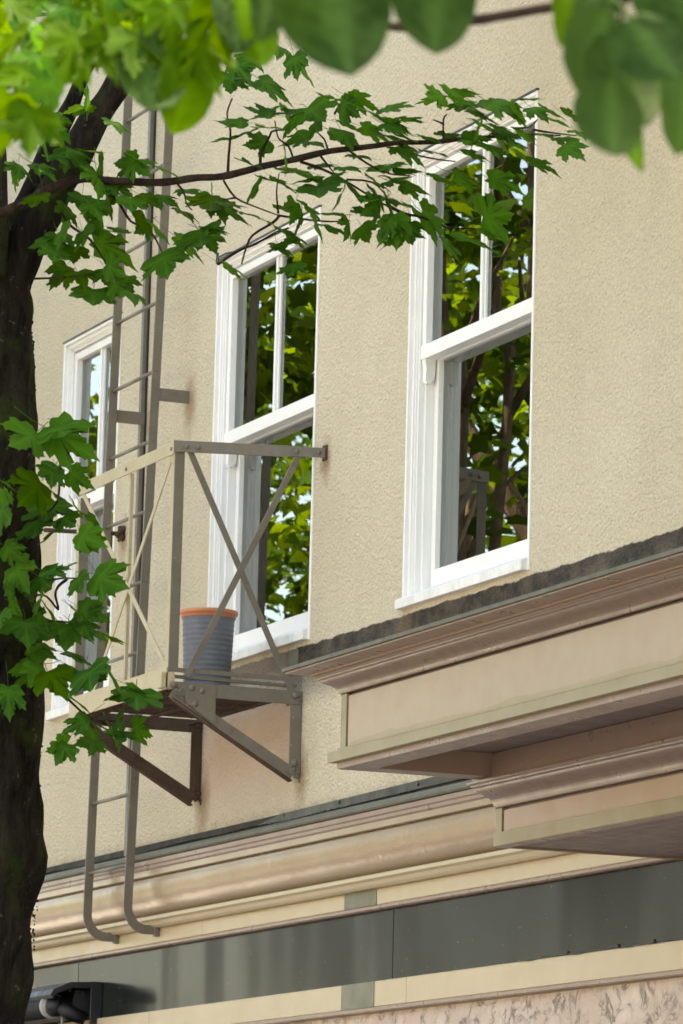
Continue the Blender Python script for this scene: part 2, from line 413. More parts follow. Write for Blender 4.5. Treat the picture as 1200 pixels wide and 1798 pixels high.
# side, back walls and roof slab
sb = MB(); sb.box(-14, -13.8, .002, 12, G, ROOF); sb.box(11.8, 12, .002, 12, G, ROOF); sb.box(-13.8, 11.8, 11.8, 12, G, ROOF)
sb.build('side_wall', 'stucco', bld)
MB().box(-14.15, 12.15, -.15, 12.1, ROOF, ROOF+.25).build('roof', 'mauve', bld)
MB().box(-14, 12, .01, .25, G, -1.545).build('lower_wall', 'stucco2', bld)
MB().box(-14, 12, .012, .25, -1.545, -.745).build('wall_backing', 'khaki', bld)
sh = MB()
MB().box(-13.8, 11.8, .25, 6, -.35, -.30).build('interior_floor', 'interior', bld)
MB().box(-13.8, 11.8, 5.8, 6, -.3, 4).build('interior_wall', 'interior', bld)
# shop windows and door at street level, out of the picture
for x0 in (-12.5, -8.6, -1.5, 2.2, 6.5):
    f_ = MB()
    f_.box(x0, x0+2.9, -.04, .005, G+.6, G+.68); f_.box(x0, x0+2.9, -.04, .005, -1.95, -1.87)
    for q in (0, 1.41, 2.82): f_.box(x0+q, x0+q+.08, -.045, .006, G+.68, -1.95)
    fo = f_.build('shop_window', 'white', bld)
    MB().box(x0+.08, x0+2.82, -.012, .004, G+.68, -1.95).build('pane', 'sign', fo)

# ------------------------------------------------------------------ sash windows
def make_window(x0, x1, dirty=False):
    w_ = MB()
    z0, z1 = WZ0, WZ1
    # brickmould in three steps, running round left, head and right
    def ring(a, b, ya, yb):      # inset a..b from the opening edge, faces between ya (front) and yb
        w_.box(x0+a, x0+b, ya, yb, z0, z1-a); w_.box(x1-b, x1-a, ya, yb, z0, z1-a); w_.box(x0+b, x1-b, ya, yb, z1-b, z1-a)
    ring(.000, .014, -.006, .05); ring(.014, .030, .010, .05); ring(.030, .036, .018, .05); ring(.036, .045, .026, .055)
    ring(.045, .060, .050, .15)
    fr = w_.build('window', 'white', bld, .0015)
    # drip cap line over the head
    MB().box(x0-.006, x1+.004, -.012, .02, z1, z1+.006).build('drip_cap', 'dark', fr)
    # sill
    s_ = MB(); s_.strip([(-.03, .0), (-.03, .037), (.05, .075), (.15, .085), (.15, .0)], x0-.012, x1-.012); 
    so_ = s_.build('sill', 'sillw', fr, .002)
    a, b = x0+.050, x1-.050
    # upper sash, outer track
    u = MB(); y0, y1 = .034, .078
    zt, zm = z1-.055, 1.0
    u.box(a, a+.034, y0, y1, zm, zt); u.box(b-.034, b, y0, y1, zm, zt)
    u.box(a+.034, b-.034, y0, y1, zt-.034, zt)
    u.box(a-.004, b+.004, y0-.004, y1+.002, zm-.020, zm+.036)        # meeting rail, proud
    u.box(a, b, y1+.002, y1+.028, zm-.02, zm+.015)
    us = u.build('upper_sash', 'white', fr, .0015)
    xm = (x0+x1)/2
    mu = MB(); mu.box(xm-.022, xm+.022, y0+.018, y0+.034, zm+.036, zt-.034); mu.box(xm-.010, xm+.010, y0+.008, y0+.018, zm+.036, zt-.034)
    mu.build('muntin', 'white', fr, .002)
    for g0, g1 in ((a+.034, xm-.022), (xm+.022, b-.034)):
        MB().add([(g0, y0+.028, zm+.036), (g1, y0+.028, zm+.036), (g1, y0+.028, zt-.034), (g0, y0+.028, zt-.034)], [(0, 1, 2, 3)]).build('pane', 'glass', fr)
    # horns below the meeting rail
    for hx, sg in ((a, 1), (b, -1)):
        h = MB(); prof = [(0, 0), (0, -.062), (.006, -.085), (.020, -.098), (.034, -.098), (.040, -.085), (.038, -.04), (.044, 0)]
        vs = [(hx + (0 if k == 0 else sg*.034), y0+.044-p[0] , zm-.018+p[1]) for k in (0, 1) for p in prof]; n = len(prof)
        h.add(vs, [(i, (i+1) % n, n+(i+1) % n, n+i) for i in range(n)] + [tuple(range(n)), tuple(range(n, 2*n))])
        h.build('sash_horn', 'white', fr)
    # lower sash, inner track
    l = MB(); y0, y1 = .085, .125; zb = .086
    l.box(a+.012, a+.050, y0, y1, zb, zm+.01); l.box(b-.050, b-.012, y0, y1, zb, zm+.01)
    l.box(a+.050, b-.050, y0, y1, zb-.004, zb+.066); l.box(a+.050, b-.050, y0+.002, y1, zm-.022, zm+.012)
    l.box(a, a+.012, y0+.004, y1, zb, zm); l.box(b-.012, b, y0+.004, y1, zb, zm)
    l.build('lower_sash', 'white', fr, .0015)
    g0, g1 = a+.050, b-.050
    MB().add([(g0, y0+.022, zb+.066), (g1, y0+.022, zb+.066), (g1, y0+.022, zm-.022), (g0, y0+.022, zm-.022)], [(0, 1, 2, 3)]).build('pane', 'glass', fr)
    # curtain: folded sheet hanging inside at the left
    cu = MB(); n = 34; xw = .30
    vs = []
    for i in range(n+1):
        x = x0-.27+xw*i/n; y = .24+.022*math.sin(i*1.9)+.012*math.sin(i*.7+x0)
        vs += [(x, y, .06), (x, y, 1.75)]
    cu.add(vs, [(2*i, 2*i+2, 2*i+3, 2*i+1) for i in range(n)], True)
    cu.build('curtain', 'curtain', fr)
    return fr
for a_, b_ in WIN:
    make_window(a_, b_)

# ------------------------------------------------------------------ wall cornice, boards, sign band
XL, XR = -13.9, 11.9
def gp(prof):
    return [(y*.66, z+.28*-y*.34) for y, z in prof]
fl = MB(); fl.strip(gp([(.0, -.690), (-.006, -.690), (-.012, -.725), (-.10, -.748), (-.10, -.760), (.0, -.760)]), XL, XR)
fl.build('flashing', 'flash', bld)
cp = MB(); cp.strip(gp([(-.095, -.7485), (-.202, -.786), (-.208, -.800), (-.200, -.806), (-.0, -.80), (0, -.762), (-.095, -.762)]), XL, XR)
cp.build('cap_flashing', 'flashg', bld)
pr = [(0, -.806), (-.186, -.808), (-.186, -.826), (-.176, -.830), (-.176, -.842), (-.166, -.848)]
pr2 = [(0, -.8485), (-.168, -.8485), (-.168, -.872), (-.152, -.874)]
MB().strip(gp(pr + [(0, -.848)]), XL, XR).build('crown_moulding', 'mauve', bld)
MB().strip(gp(pr2 + [(0, -.876)]), XL, XR).build('fillet_moulding', 'cornice', bld)
cv = [(0, -.877), (-.150, -.877), (-.157, -.886)]
for i in range(13):
    a = i/12*math.pi/2
    cv.append((-.055-.105*math.cos(a)**.9 if i else -.160, -.905-.118*math.sin(a)))
cv += [(-.055, -1.023), (0, -1.023)]
cv = gp(cv); co_ = MB(); n = len(cv); vs = [(XL, y, z) for y, z in cv] + [(XR, y, z) for y, z in cv]
co_.add(vs, [(i, (i+1) % n, n+(i+1) % n, n+i) for i in range(n)], True)
cm = co_.build('cove_moulding', 'cornice', bld)
MB().strip([(0, -1.0235), (-.078, -1.0235), (-.083, -1.028), (-.083, -1.040), (-.070, -1.048), (-.060, -1.062), (-.050, -1.070), (0, -1.070)], XL, XR).build('bead_moulding', 'board', bld)
for i, (a, b) in enumerate(((XL, -4.6), (-4.597, -2.0), (-1.997, XR))):
    MB().box(a, b, -.022, .01, -1.132, -1.0705).build('frieze_board', 'board', bld, .002)
MB().strip([(.01, -1.1325), (-.026, -1.1325), (-.034, -1.138), (-.034, -1.148), (-.026, -1.153), (.01, -1.153)], XL, XR).build('trim_strip', 'mauve', bld)
sx = [XL, -9.3, -6.4, -3.597, -.013, 3.57, 7.15, XR]
for a, b in zip(sx[:-1], sx[1:]):
    MB().box(a+.003, b-.003, -.003, .01, -1.425, -1.1535).build('sign_panel', 'sign', bld, .001)
for a, b in ((XL, -2.6), (-2.597, .175), (.178, 4), (4.003, XR)):
    MB().box(a, b, -.026, .008, -1.525, -1.4255).build('trim_board', 'board', bld, .003)
MB().box(XL, XR, -.032, .008, -1.541, -1.5255).build('drip_strip', 'mauve', bld, .002)
MB().box(-.453, -.136, -.0245, -.021, -1.131, -1.0715).build('paint_patch', 'patch', bld)
MB().box(-.452, -.130, -.0285, -.025, -1.5235, -1.4265).build('paint_patch', 'patch', bld)
MB().box(-1.151, -1.055, -.004, .002, -.112, -.026).build('flashing_tab', 'flashg', bld)
# lead flashing torn loose over the cornice
ld = MB(); pts = [(-1.55, -.020, -.752), (-1.3, -.022, -.725), (-1.15, -.016, -.708), (-.9, -.014, -.706), (.2, -.014, -.70), (2.2, -.014, -.695)]
for p, q in zip(pts[:-1], pts[1:]): ld.bar(p, q, .032, .006)
ld.build('loose_flashing', 'dark', bld)
for x in (-1.13, -.55, .22, .9):
    MB().sphere((x, -.02, -.698), .008, 6, 4, (1, .5, 1)).build('nail_head', 'flashg', bld)
# grit and moss on the cornice ledge
gr = MB()
for i in range(2200):
    x = rnd.uniform(-4.6, .2); k = .5+.5*math.sin(x*5)*math.sin(x*2.3+1)
    if x > -.9 and rnd.random() > .35: continue
    y = -rnd.uniform(.0, .05); r = rnd.uniform(.003, .009)*(0.5+k)
    gr.sphere((x, y, -.728+y*.25+.004+r*.3), r, 5, 3, (1.3, 1, .8))
tag(gr.build('moss', 'moss', bld), kind='stuff')

# ------------------------------------------------------------------ entrance canopy (two stacked boxes)
can = tag(empty('entrance_canopy', (7, 0, -1.2)), 'stepped beige and mauve wooden entrance canopy projecting from the wall right of the windows', 'canopy')
CX1 = 11.0
def box_ring(mb, xf, yf, prof, smooth=False, x1=CX1):
    """sweep (offset, z) profile round front and left end; offset grows outward"""
    n = len(prof); vs = []
    for o, z in prof: vs += [(x1, yf-o, z), (xf-o, yf-o, z), (xf-o, 0, z)]
    fs = []
    for i in range(n-1):
        for k in range(2): fs.append((3*i+k, 3*i+k+1, 3*i+3+k+1, 3*i+3+k))
    mb.add(vs, fs, smooth); return mb
UX, UY = 2.638, -1.35
LX, LY = 2.646, -.80
# upper box core
MB().box(UX+.004, CX1, UY+.024, -.002, -.886, -.655).build('core', 'soffit', can)
box_ring(MB(), UX, UY, [(-.3, -.60), (.149, -.632), (.149, -.644), (-.1, -.644)]).build('cap_flashing', 'flashg', can)
box_ring(MB(), UX, UY, [(.140, -.6445), (.140, -.650), (.078, -.6535), (.078, -.662)]).build('cap_soffit', 'mauve', can)
def ogee(z0, z1, omax):
    """crown profile: fillet, bead, cyma"""
    p = [(omax, z0)]; h = z0-z1
    P_ = [(.98, 0), (.98, .07), (.86, .10), (.83, .17), (.80, .20), (.72, .22), (.70, .27), (.66, .33), (.58, .40), (.47, .46), (.36, .52), (.26, .60), (.18, .68), (.12, .78), (.085, .88), (.08, .96), (.02, .985), (0, 1)]
    return [(omax*a, z0-h*b) for a, b in P_]
box_ring(MB(), UX, UY, ogee(-.662, -.722, .076), True).build('crown_moulding', 'mauve', can)
def fascia(xf, yf, z0, z1, ledge, matn, nm):
    st = MB(); st.box(xf, xf+.044, yf, yf+.02, z1, z0); st.build('stile', 'khaki', can, .001)
    g = MB(); g.box(xf+.044, CX1, yf+.0145, yf+.02, z1, z0); g.build('groove', 'soffit', can)
    MB().box(xf+.052, CX1, yf+.004, yf+.0144, z1+.001, z0-.008).build('fascia_panel', matn, can, .001)
    sd_ = MB(); sd_.box(xf, xf+.004, yf+.02, -.003, z1, z0); sd_.build('side_panel', matn, can)
fascia(UX, UY, -.7225, -.8955, 0, 'fascia', 'u')
# ledge: khaki band, shadow gap, lip
box_ring(MB(), UX, UY, [(-.01, -.896), (.006, -.896), (.006, -.9015), (.024, -.906), (.030, -.909), (.030, -.9415), (.004, -.9425)]).build('ledge', 'khaki', can)
box_ring(MB(), UX, UY, [(.006, -.9427), (.006, -.962), (-.095, -.962), (-.095, -.8865)]).build('soffit_rim', 'mauve', can)
# lower box
box_ring(MB(), LX, LY, [(-.02, -.888), (.060, -.888), (.060, -.9695)]).build('frieze', 'mauve', can)
box_ring(MB(), LX, LY, ogee(-.970, -1.054, .076), True).build('crown_moulding', 'mauve', can)
MB().box(LX+.006, CX1, LY+.022, -.036, -1.13, -.889).build('core', 'soffit', can)
fascia(LX, LY, -1.0545, -1.1325, 0, 'fascia_low', 'l')
box_ring(MB(), LX, LY, [(-.01, -1.133), (.005, -1.133), (.005, -1.176), (.0, -1.180)]).build('ledge', 'khaki', can)
box_ring(MB(), LX, LY, [(-.001, -1.1805), (-.035, -1.1815), (-.035, -1.1415)]).build('soffit_rim', 'mauve', can)
bm_ = MB().box(0, CX1-LX-.036, 0, .0565, 0, .012).mesh('board', 'soffit', .003)
for i in range(12):
    o = bpy.data.objects.new('board', bm_); C.objects.link(o); o.parent = can
    o.location = Vector((LX+.036, LY+.036+i*.0605, -1.175+.0)) - Vector((7, 0, -1.2))

# ------------------------------------------------------------------ fire escape balcony
fe = tag(empty('fire_escape', (-1.57, 0, -.2)), 'small taupe iron fire escape balcony with crossed rails bolted under the middle window', 'fire escape')
PX0, PX1, PY = -2.13, -1.0, -.585
ZF, ZT = -.185, .770
def rivet(parent, p, r=.011, ax='x'):
    sq = (.55, 1, 1) if ax == 'x' else (1, .55, 1)
    MB().sphere(p, r, 8, 5, sq).build('rivet', 'steel', parent)
def angle_post(x, y, z0, z1, w=.042, t=.006, sx=1):
    a = MB(); a.box(x-t, x, y, y+w, z0, z1); b = MB(); b.box(x-w*.95, x-t-.0002, y-.0005, y+t, z0, z1)
    o = a.build('post', 'steel', fe, .001); b.build('flange', 'steel_lit', o); return o
angle_post(PX1, PY, -.165, ZT)
angle_post(PX0, PY, -.215, ZT-.06)
# front top rail and side top rail
r_ = MB().box(PX0-.03, PX1-.004, PY-.0075, PY-.001, ZT-.052, ZT+.0).build('top_rail', 'steel_lit', fe, .001)
for x in (PX0, (PX0+PX1)/2+.01, PX1-.025): rivet(r_, (x, PY-.009, ZT-.028), .009, 'y')
def side(y, z, off=0):
    k = (y-PY)/-PY*max(0, (z-ZF)/(ZT-ZF)); return (PX1+.003+.172*k+off, y, z)
r_ = MB().bar(side(PY-.008, ZT-.020), side(-.075, ZT-.020), .047, .006).build('top_rail', 'steel', fe, .001)
MB().bar(side(-.135, ZT-.021, .007), side(-.001, ZT-.021, .007), .040, .007).build('wall_tab', 'steel', r_, .001)
MB().box(side(0, ZT)[0]-.02, side(0, ZT)[0]+.022, -.006, .001, ZT-.052, ZT+.010).build('wall_plate', 'rust', r_)
for y in (-.545, -.50, -.115, -.03): rivet(r_, side(y, ZT-.022, .007 if y < -.12 else .013), .011)
# crossed braces, flat bar on edge
def brace(a, b, w, t, up, m='steel', nm='brace'):
    return MB().bar(a, b, w, t, up).build(nm, m, fe, .0007)
brace(side(PY+.055, ZT-.03, -.006), (PX1-.004, -.045, -.215), .005, .026, (1, 0, 0))
brace(side(-.105, ZT-.04, .002), (PX1+.010, PY+.075, -.185), .005, .026, (1, 0, 0))
xm_ = (PX0+PX1)/2+.01
brace((PX1-.035, PY+.004, ZT-.045), (PX0+.17, PY+.004, -.21), .005, .024, (0, 1, 0), 'steel_lit')
brace((PX0+.03, PY-.001, ZT-.05), (PX1-.03, PY+.010, -.165), .005, .024, (0, 1, 0), 'steel_lit')
MB().box(xm_-.007, xm_+.007, PY+.012, PY+.026, ZF, ZT-.045).build('baluster', 'steel_lit', fe)
# front base band and beams
MB().box(PX0-.035, PX1-.002, PY-.009, PY-.001, -.240, -.150).build('base_band', 'steel_lit', fe, .001)
MB().box(PX0, PX1-.04, PY+.004, PY+.05, -.238, -.230).build('front_beam', 'rust', fe)
# floor slats run out from the wall, a gap between each
sm_ = MB().box(0, .026, 0, .53, 0, .008).mesh('slat', 'rust')
ns = 20
for i in range(ns):
    o = bpy.data.objects.new('slat', sm_); C.objects.link(o); o.parent = fe
    o.location = Vector((PX0+.17+i*(PX1-PX0-.22)/ns, PY+.035, -.2225 + .002*math.sin(i*1.7))) - Vector((-1.57, 0, -.2))
    o.rotation_euler = (0, 0, 0)
for y in (PY+.06, -.30, -.07):
    MB().box(PX0+.005, PX1-.012, y, y+.030, -.2305, -.2245).build('cross_bar', 'rust', fe)
# side base bars over the right bracket
MB().box(PX1-.010, PX1-.002, PY+.0, -.01, -.168, -.150).build('base_rail', 'steel', fe)
MB().box(PX1-.034, PX1-.014, PY+.01, -.02, -.190, -.178).build('base_rail', 'steel', fe)
def bracket(x, dirty):
    mt = 'rust2' if dirty else 'steel'
    b = MB(); b.box(x-.006, x, PY+(.0 if dirty else .03), -.002, -.262, -.206); b.box(x-.040, x-.0062, PY+.03, -.002, -.212, -.206)
    o = b.build('bracket', mt, fe, .001)
    l = MB(); l.box(x-.007, x-.001, -.052, -.003, -.545, -.2625); l.box(x-.040, x-.0072, -.010, -.003, -.545, -.2625); l.build('wall_leg', mt, o, .001)
    d = MB(); d.bar((x-.010, PY+.02, -.248), (x-.010, -.03, -.545), .006, .050, (1, 0, 0)); d.build('strut', mt, o, .001)
    d = MB(); d.bar((x-.026, PY+.025, -.274), (x-.026, -.035, -.572), .040, .006, (1, 0, 0)); d.build('strut_flange', 'rust', o)
    if not dirty:
        g = MB(); g.add([(x+.0005, PY+.075, -.205), (x+.0005, PY+.205, -.207), (x+.0005, PY+.205, -.372), (x+.0005, PY+.075, -.285)], [(0, 1, 2, 3)])
        k = len(g.v); g.add([(x+.006, y, z) for _, y, z in g.v[:4]], [(3, 2, 1, 0)]); g.f += [[0, 1, 5, 4], [1, 2, 6, 5], [2, 3, 7, 6], [3, 0, 4, 7]]; g.sm += [False]*4
        g.build('gusset_plate', 'steel', o, .001)
        for y, z in ((PY+.10, -.228), (PY+.145, -.236), (PY+.115, -.292), (PY+.02, -.222)): rivet(o, (x+.006, y, z), .015)
        rivet(o, (x+.004, -.035, -.225), .016); rivet(o, (x+.002, -.030, -.500), .016)
    # lumps of old paint and rust at the joints
    q = MB()
    for k in range(60):
        c, sp = ((-.025, -.235), .028) if k % 3 == 0 else (((-.02, -.53), .028) if k % 3 == 1 else ((PY+.05, -.245), .026))
        q.sphere((x-.004+rnd.uniform(-.012, .009), min(-.002, c[0]+rnd.gauss(0, sp*.5)), c[1]+rnd.gauss(0, sp*.6)), rnd.uniform(.004, .010), 6, 4)
    tag(q.build('rust_crust', 'rust' if dirty else 'steel', o), kind='stuff')
bracket(PX1, False); bracket(PX0+.01, True)
MB().box(PX1-.05, PX1-.002, PY-.030, PY+.03, -.236, -.170).build('corner_block', 'steel_lit', fe, .003)
# rust scabs hanging under the front band
q = MB()
for k in range(240):
    q.sphere((rnd.uniform(PX0-.02, PX1-.05), PY+rnd.uniform(-.004, .03), -.243+rnd.gauss(0, .004)), rnd.uniform(.002, .006), 5, 3)
tag(q.build('rust_crust', 'rust', fe), kind='stuff')

# ------------------------------------------------------------------ wall ladder
la = tag(empty('wall_ladder', (-2.7, -.15, -1.0)), 'tall taupe iron ladder running up the wall past the left end of the balcony', 'ladder')
def lerp(a, b, k): return a + (b-a)*k
for side, xb, xt, yb, yt in ((0, -3.03, -2.815, -.172, -.150), (1, -2.520, -2.225, -.170, -.150)):
    zb, zt = -.98, 4.9
    # curved foot, flat bar in the YZ plane: swept polygon
    path = [(yt, zt, xt), (yb, zb, xb)]
    for i in range(1, 9):
        a = i/8*math.pi/2; path.append((yb+.085*(1-math.cos(a)), zb-.10*math.sin(a), xb))
    path.append((-.024, zb-.10, xb))
    mb = MB(); w_, t_ = .040, .008; vs = []
    for i, (y, z, x) in enumerate(path):
        a = path[max(i-1, 0)]; b = path[min(i+1, len(path)-1)]
        d = Vector((0, b[0]-a[0], b[1]-a[1])).normalized(); nn = Vector((0, -d.z, d.y))
        for sx_, sn in ((-1, -1), (1, -1), (1, 1), (-1, 1)):
            vs.append(Vector((x+sx_*t_/2, y, z)) + nn*(sn*w_/2))
    fs = []
    for i in range(len(path)-1):
        for k in range(4): fs.append((4*i+k, 4*i+(k+1) % 4, 4*i+4+(k+1) % 4, 4*i+4+k))
    fs += [(0, 1, 2, 3), tuple(range(len(vs)-4, len(vs)))[::-1]]
    mb.add(vs, fs)
    o = mb.build('ladder_rail', 'steel', la, .0008)
    MB().box(xb-.012, xb+.014, -.046, -.024, zb-.128, zb-.072).build('foot_plate', 'steel', o, .001)
    xq, zq = (-2.958, 1.247) if side == 0 else (-2.415, 1.253)
    t2 = MB().box(xq-.002, xq+.005, -.172, .0, zq-.030, zq+.027).build('wall_tab', 'steel', o, .001)
    for dz in (.014, -.012): rivet(t2, (xq+.007, -.155, zq+dz), .009)
for i in range(17):
    z = -.805 + i*.3085; k = (z+.98)/5.88
    y = lerp(-.171, -.150, k)
    MB().tube([(lerp(-3.03, -2.815, k)-.006, y, z), (lerp(-2.520, -2.225, k)+.004, y, z)], [.0085]*2, 8).build('rung', 'steel', la)

cn = MB(); cn.box(-2.912+.0, -2.885, -.024, -.001, -.30, 1.2); 
def slant_bar(z0, z1, x0, x1, w=.026, y0=-.026, y1=-.001):
    mb = MB(); mb.add([(x0, y0, z0), (x0+w, y0, z0), (x0+w, y1, z0), (x0, y1, z0), (x1, y0, z1), (x1+w, y0, z1), (x1+w, y1, z1), (x1, y1, z1)],
        [(0, 3, 2, 1), (4, 5, 6, 7), (0, 1, 5, 4), (1, 2, 6, 5), (2, 3, 7, 6), (3, 0, 4, 7)]); return mb
cdt = slant_bar(-.74, 4.25, -2.985, -2.985, .028).build('conduit', 'steel')
tag(cdt, 'narrow grey cable conduit fixed to the stucco behind the ladder', 'conduit')
sx_ = slant_bar(-.74, 4.25, -2.956, -2.956, .008, -.008).build('shadow_strip', 'dark', cdt)  # black strip standing in for the shadow line beside the conduit

# iron rod stub left of the ladder
rd = tag(empty('iron_stay', (-3.2, 0, .757)), 'short rusty iron stay with a lumpy wall anchor beside the left window', 'stay')
MB().tube([(-3.2, .0, .757), (-3.2, -.38, .742)], [.010]*2, 8).build('rod', 'rust', rd)
q = MB()
for k in range(22): q.sphere((-3.2+rnd.gauss(0, .012), -.012+rnd.gauss(0, .008), .757+rnd.gauss(0, .028)), rnd.uniform(.008, .015), 6, 4)
q.build('anchor', 'rust', rd)

# ------------------------------------------------------------------ planter pot
PC = (-1.285, -.31)
po = tag(empty('planter_pot', (PC[0], PC[1], -.205)), 'ribbed blue grey plastic pot with terracotta orange rim standing on the balcony', 'planter')
prof = []; nr = 15; H0, H1 = -.2045, .112
for i in range(nr*6+1):
    k = i/(nr*6); z = H0 + (H1-H0)*k
    prof.append((.094+.014*k+.0008*math.sin(i/6*2*math.pi), z))
prof = [(0, H0)] + prof + [(.100, H1), (.090, H0+.02), (0, H0+.02)]
MB().lathe((PC[0], PC[1], 0), prof, 48).build('pot', 'potb', po)
RZ = .101
MB().lathe((PC[0], PC[1], 0), [(r_*1.15, z_-.043+RZ) for r_, z_ in [(.091, .043), (.0955, .043), (.098, .046), (.098, .055), (.101, .057), (.1045, .060), (.105, .072), (.102, .075), (.094, .075), (.0885, .070), (.087, .050)]], 48).build('rim', 'rim', po)
MB().lathe((PC[0], PC[1], 0), [(0, .07), (.06, .074), (.100, .07)], 32).build('compost', 'soil', po)

# ------------------------------------------------------------------ retractable awning end (bottom left)
aw = tag(empty('retractable_awning', (-5, -.1, -1.4)), 'black folded retractable awning cassette with round grey roller cap at lower left', 'awning')
pf = [(-.01, -1.262), (-.155, -1.270), (-.235, -1.305), (-.25, -1.33), (-.235, -1.345), (-.225, -1.325), (-.15, -1.295), (-.01, -1.29)]
MB().strip(pf, -9, -3.26).build('hood', 'black', aw)
MB().strip([(-.157, -1.2672), (-.236, -1.302), (-.236, -1.3045), (-.157, -1.2698)], -9, -3.72).build('hood_top', 'awntop', aw)
MB().box(-3.272, -3.262, -.06, -.004, -1.56, -1.2625).build('end_bracket', 'black', aw, .003)
MB().strip([(-.02, -1.30), (-.11, -1.30), (-.12, -1.35), (-.11, -1.40), (-.02, -1.42)], -9, -3.33).build('arm_housing', 'black', aw)
MB().tube([(-9, -.19, -1.372), (-3.42, -.19, -1.372)], [.052]*2, 28).build('fabric_roll', 'black', aw)
MB().tube([(-3.419, -.19, -1.372), (-3.39, -.19, -1.372)], [.056, .056], 32).build('roller_cap', 'awncap', aw)
MB().tube([(-3.389, -.19, -1.372), (-3.37, -.182, -1.374), (-3.35, -.165, -1.378)], [.048, .047, .040], 24).build('arm_shoulder', 'black', aw)
MB().tube([(-3.35, -.175, -1.372), (-3.34, -.12, -1.405), (-3.33, -.06, -1.425)], [.036, .034, .030], 16).build('arm', 'black', aw)
for q_ in ((-3.35, -.10, -1.285), (-3.33, -.135, -1.30), (-3.39, -.12, -1.29), (-3.33, -.07, -1.31)): MB().sphere(q_, .012, 8, 5).build('bolt', 'black', aw)
MB().tube([(-3.38, -.15, -1.40), (-3.38, -.15, -1.47)], [.006]*2, 8).build('pin', 'awncap', aw)
MB().box(-3.7, -3.28, -.22, -.02, -1.52, -1.49).build('base_plate', 'black', aw)

# ------------------------------------------------------------------ thin cable under the sign band
pts = []; 
for i in range(60):
    x = 1.18+i*.03; pts.append((x, -.030-.004*math.sin(i), -1.4225+.003*math.sin(x*14)+.002*math.sin(x*33)))
cb = tag(MB().tube(pts, [.0022]*60, 6).build('cable', 'wire'), 'thin wavy black cable clipped along the foot of the dark sign band', 'cable')
for x in (1.6, 2.0, 2.27): MB().sphere((x, -.034, -1.419), .008, 6, 4).build('clip', 'wire', cb)
# loose wire hanging from the middle window head
wp = [at(382, 463, 16.6), at(384, 452, 16.55), at(397, 445, 16.5), at(420, 440, 16.4), at(470, 418, 16.3), at(507, 400, 16.3)]

lw = tag(MB().tube(wp, [.0035]*6, 5).build('loose_wire', 'wire'), 'thin loose dark wire sagging over the head of the middle window', 'wire')
MB().tube([wp[0], wp[0]+Vector((0, 0, .04))], [.007, .005], 6).build('hook', 'wire', lw)

# ------------------------------------------------------------------ leaves
OUT = [(0, 1.0), (.06, .86), (.10, .79), (.19, .74), (.17, .66), (.26, .60), (.235, .50), (.25, .44), (.36, .50), (.40, .59), (.49, .56), (.62, .63), (.59, .50), (.62, .40), (.52, .34), (.50, .25), (.57, .19), (.54, .05), (.42, .0), (.33, -.10), (.17, -.10), (0, -.03)]
def maple_mesh(seed, stem=True, m='leaf'):
    r = random.Random(seed); V = []; Fc = []; vein = []
    cup = r.uniform(.05, .30); droop = r.uniform(.06, .28); tw = r.uniform(-.15, .15); fold = r.uniform(.0, .22)
    def pos(x, y):
        z = -droop*max(0, y)**2 - cup*x*x + fold*abs(x)*.6 + tw*x*y + .03*math.sin(9*x+seed)*math.cos(7*y)
        return (x, y, z)
    pts = [(x*(1+r.uniform(-.08, .08)), y+r.uniform(-.02, .02)) for x, y in OUT]
    left = [(-x*(1+r.uniform(-.1, .1)), y+r.uniform(-.02, .02)) for x, y in OUT[1:-1]][::-1]
    ring = pts + left; n = len(ring)
    c = (0, .10); V.append(pos(*c)); vein.append(1.0)
    tips = {0, 11, 16, n-11, n-16}
    inner = []
    for i, (x, y) in enumerate(ring):
        k = .5; V.append(pos(c[0]+(x-c[0])*k, c[1]+(y-c[1])*k)); vein.append(1.0 if i in tips else .0)
    for i, (x, y) in enumerate(ring): V.append(pos(x, y)); vein.append(.6 if i in tips else 0)
    for i in range(n):
        j = (i+1) % n
        Fc.append((0, 1+i, 1+j)); Fc.append((1+i, 1+n+i, 1+n+j, 1+j))
    if stem:
        k = len(V); L = r.uniform(.45, .9); bx = r.uniform(-.15, .15)
        P0 = Vector(pos(0, -.04)); P1 = Vector((bx*.4, -.04-L*.5, .05)); P2 = Vector((bx, -.04-L, .16))
        for P in (P0, P1, P2):
            for d in ((.009, 0, 0), (-.009, 0, 0), (0, 0, .012)): V.append(tuple(P+Vector(d))); vein.append(1.0)
        for s_ in range(2):
            for q in range(3): Fc.append((k+3*s_+q, k+3*s_+(q+1) % 3, k+3*s_+3+(q+1) % 3, k+3*s_+3+q))
    me = bpy.data.meshes.new('leaf'); me.from_pydata(V, [], Fc)
    me.polygons.foreach_set('use_smooth', [True]*len(Fc))
    a = me.attributes.new('vein', 'FLOAT', 'POINT'); a.data.foreach_set('value', vein)
    me.materials.append(M[m]); return me
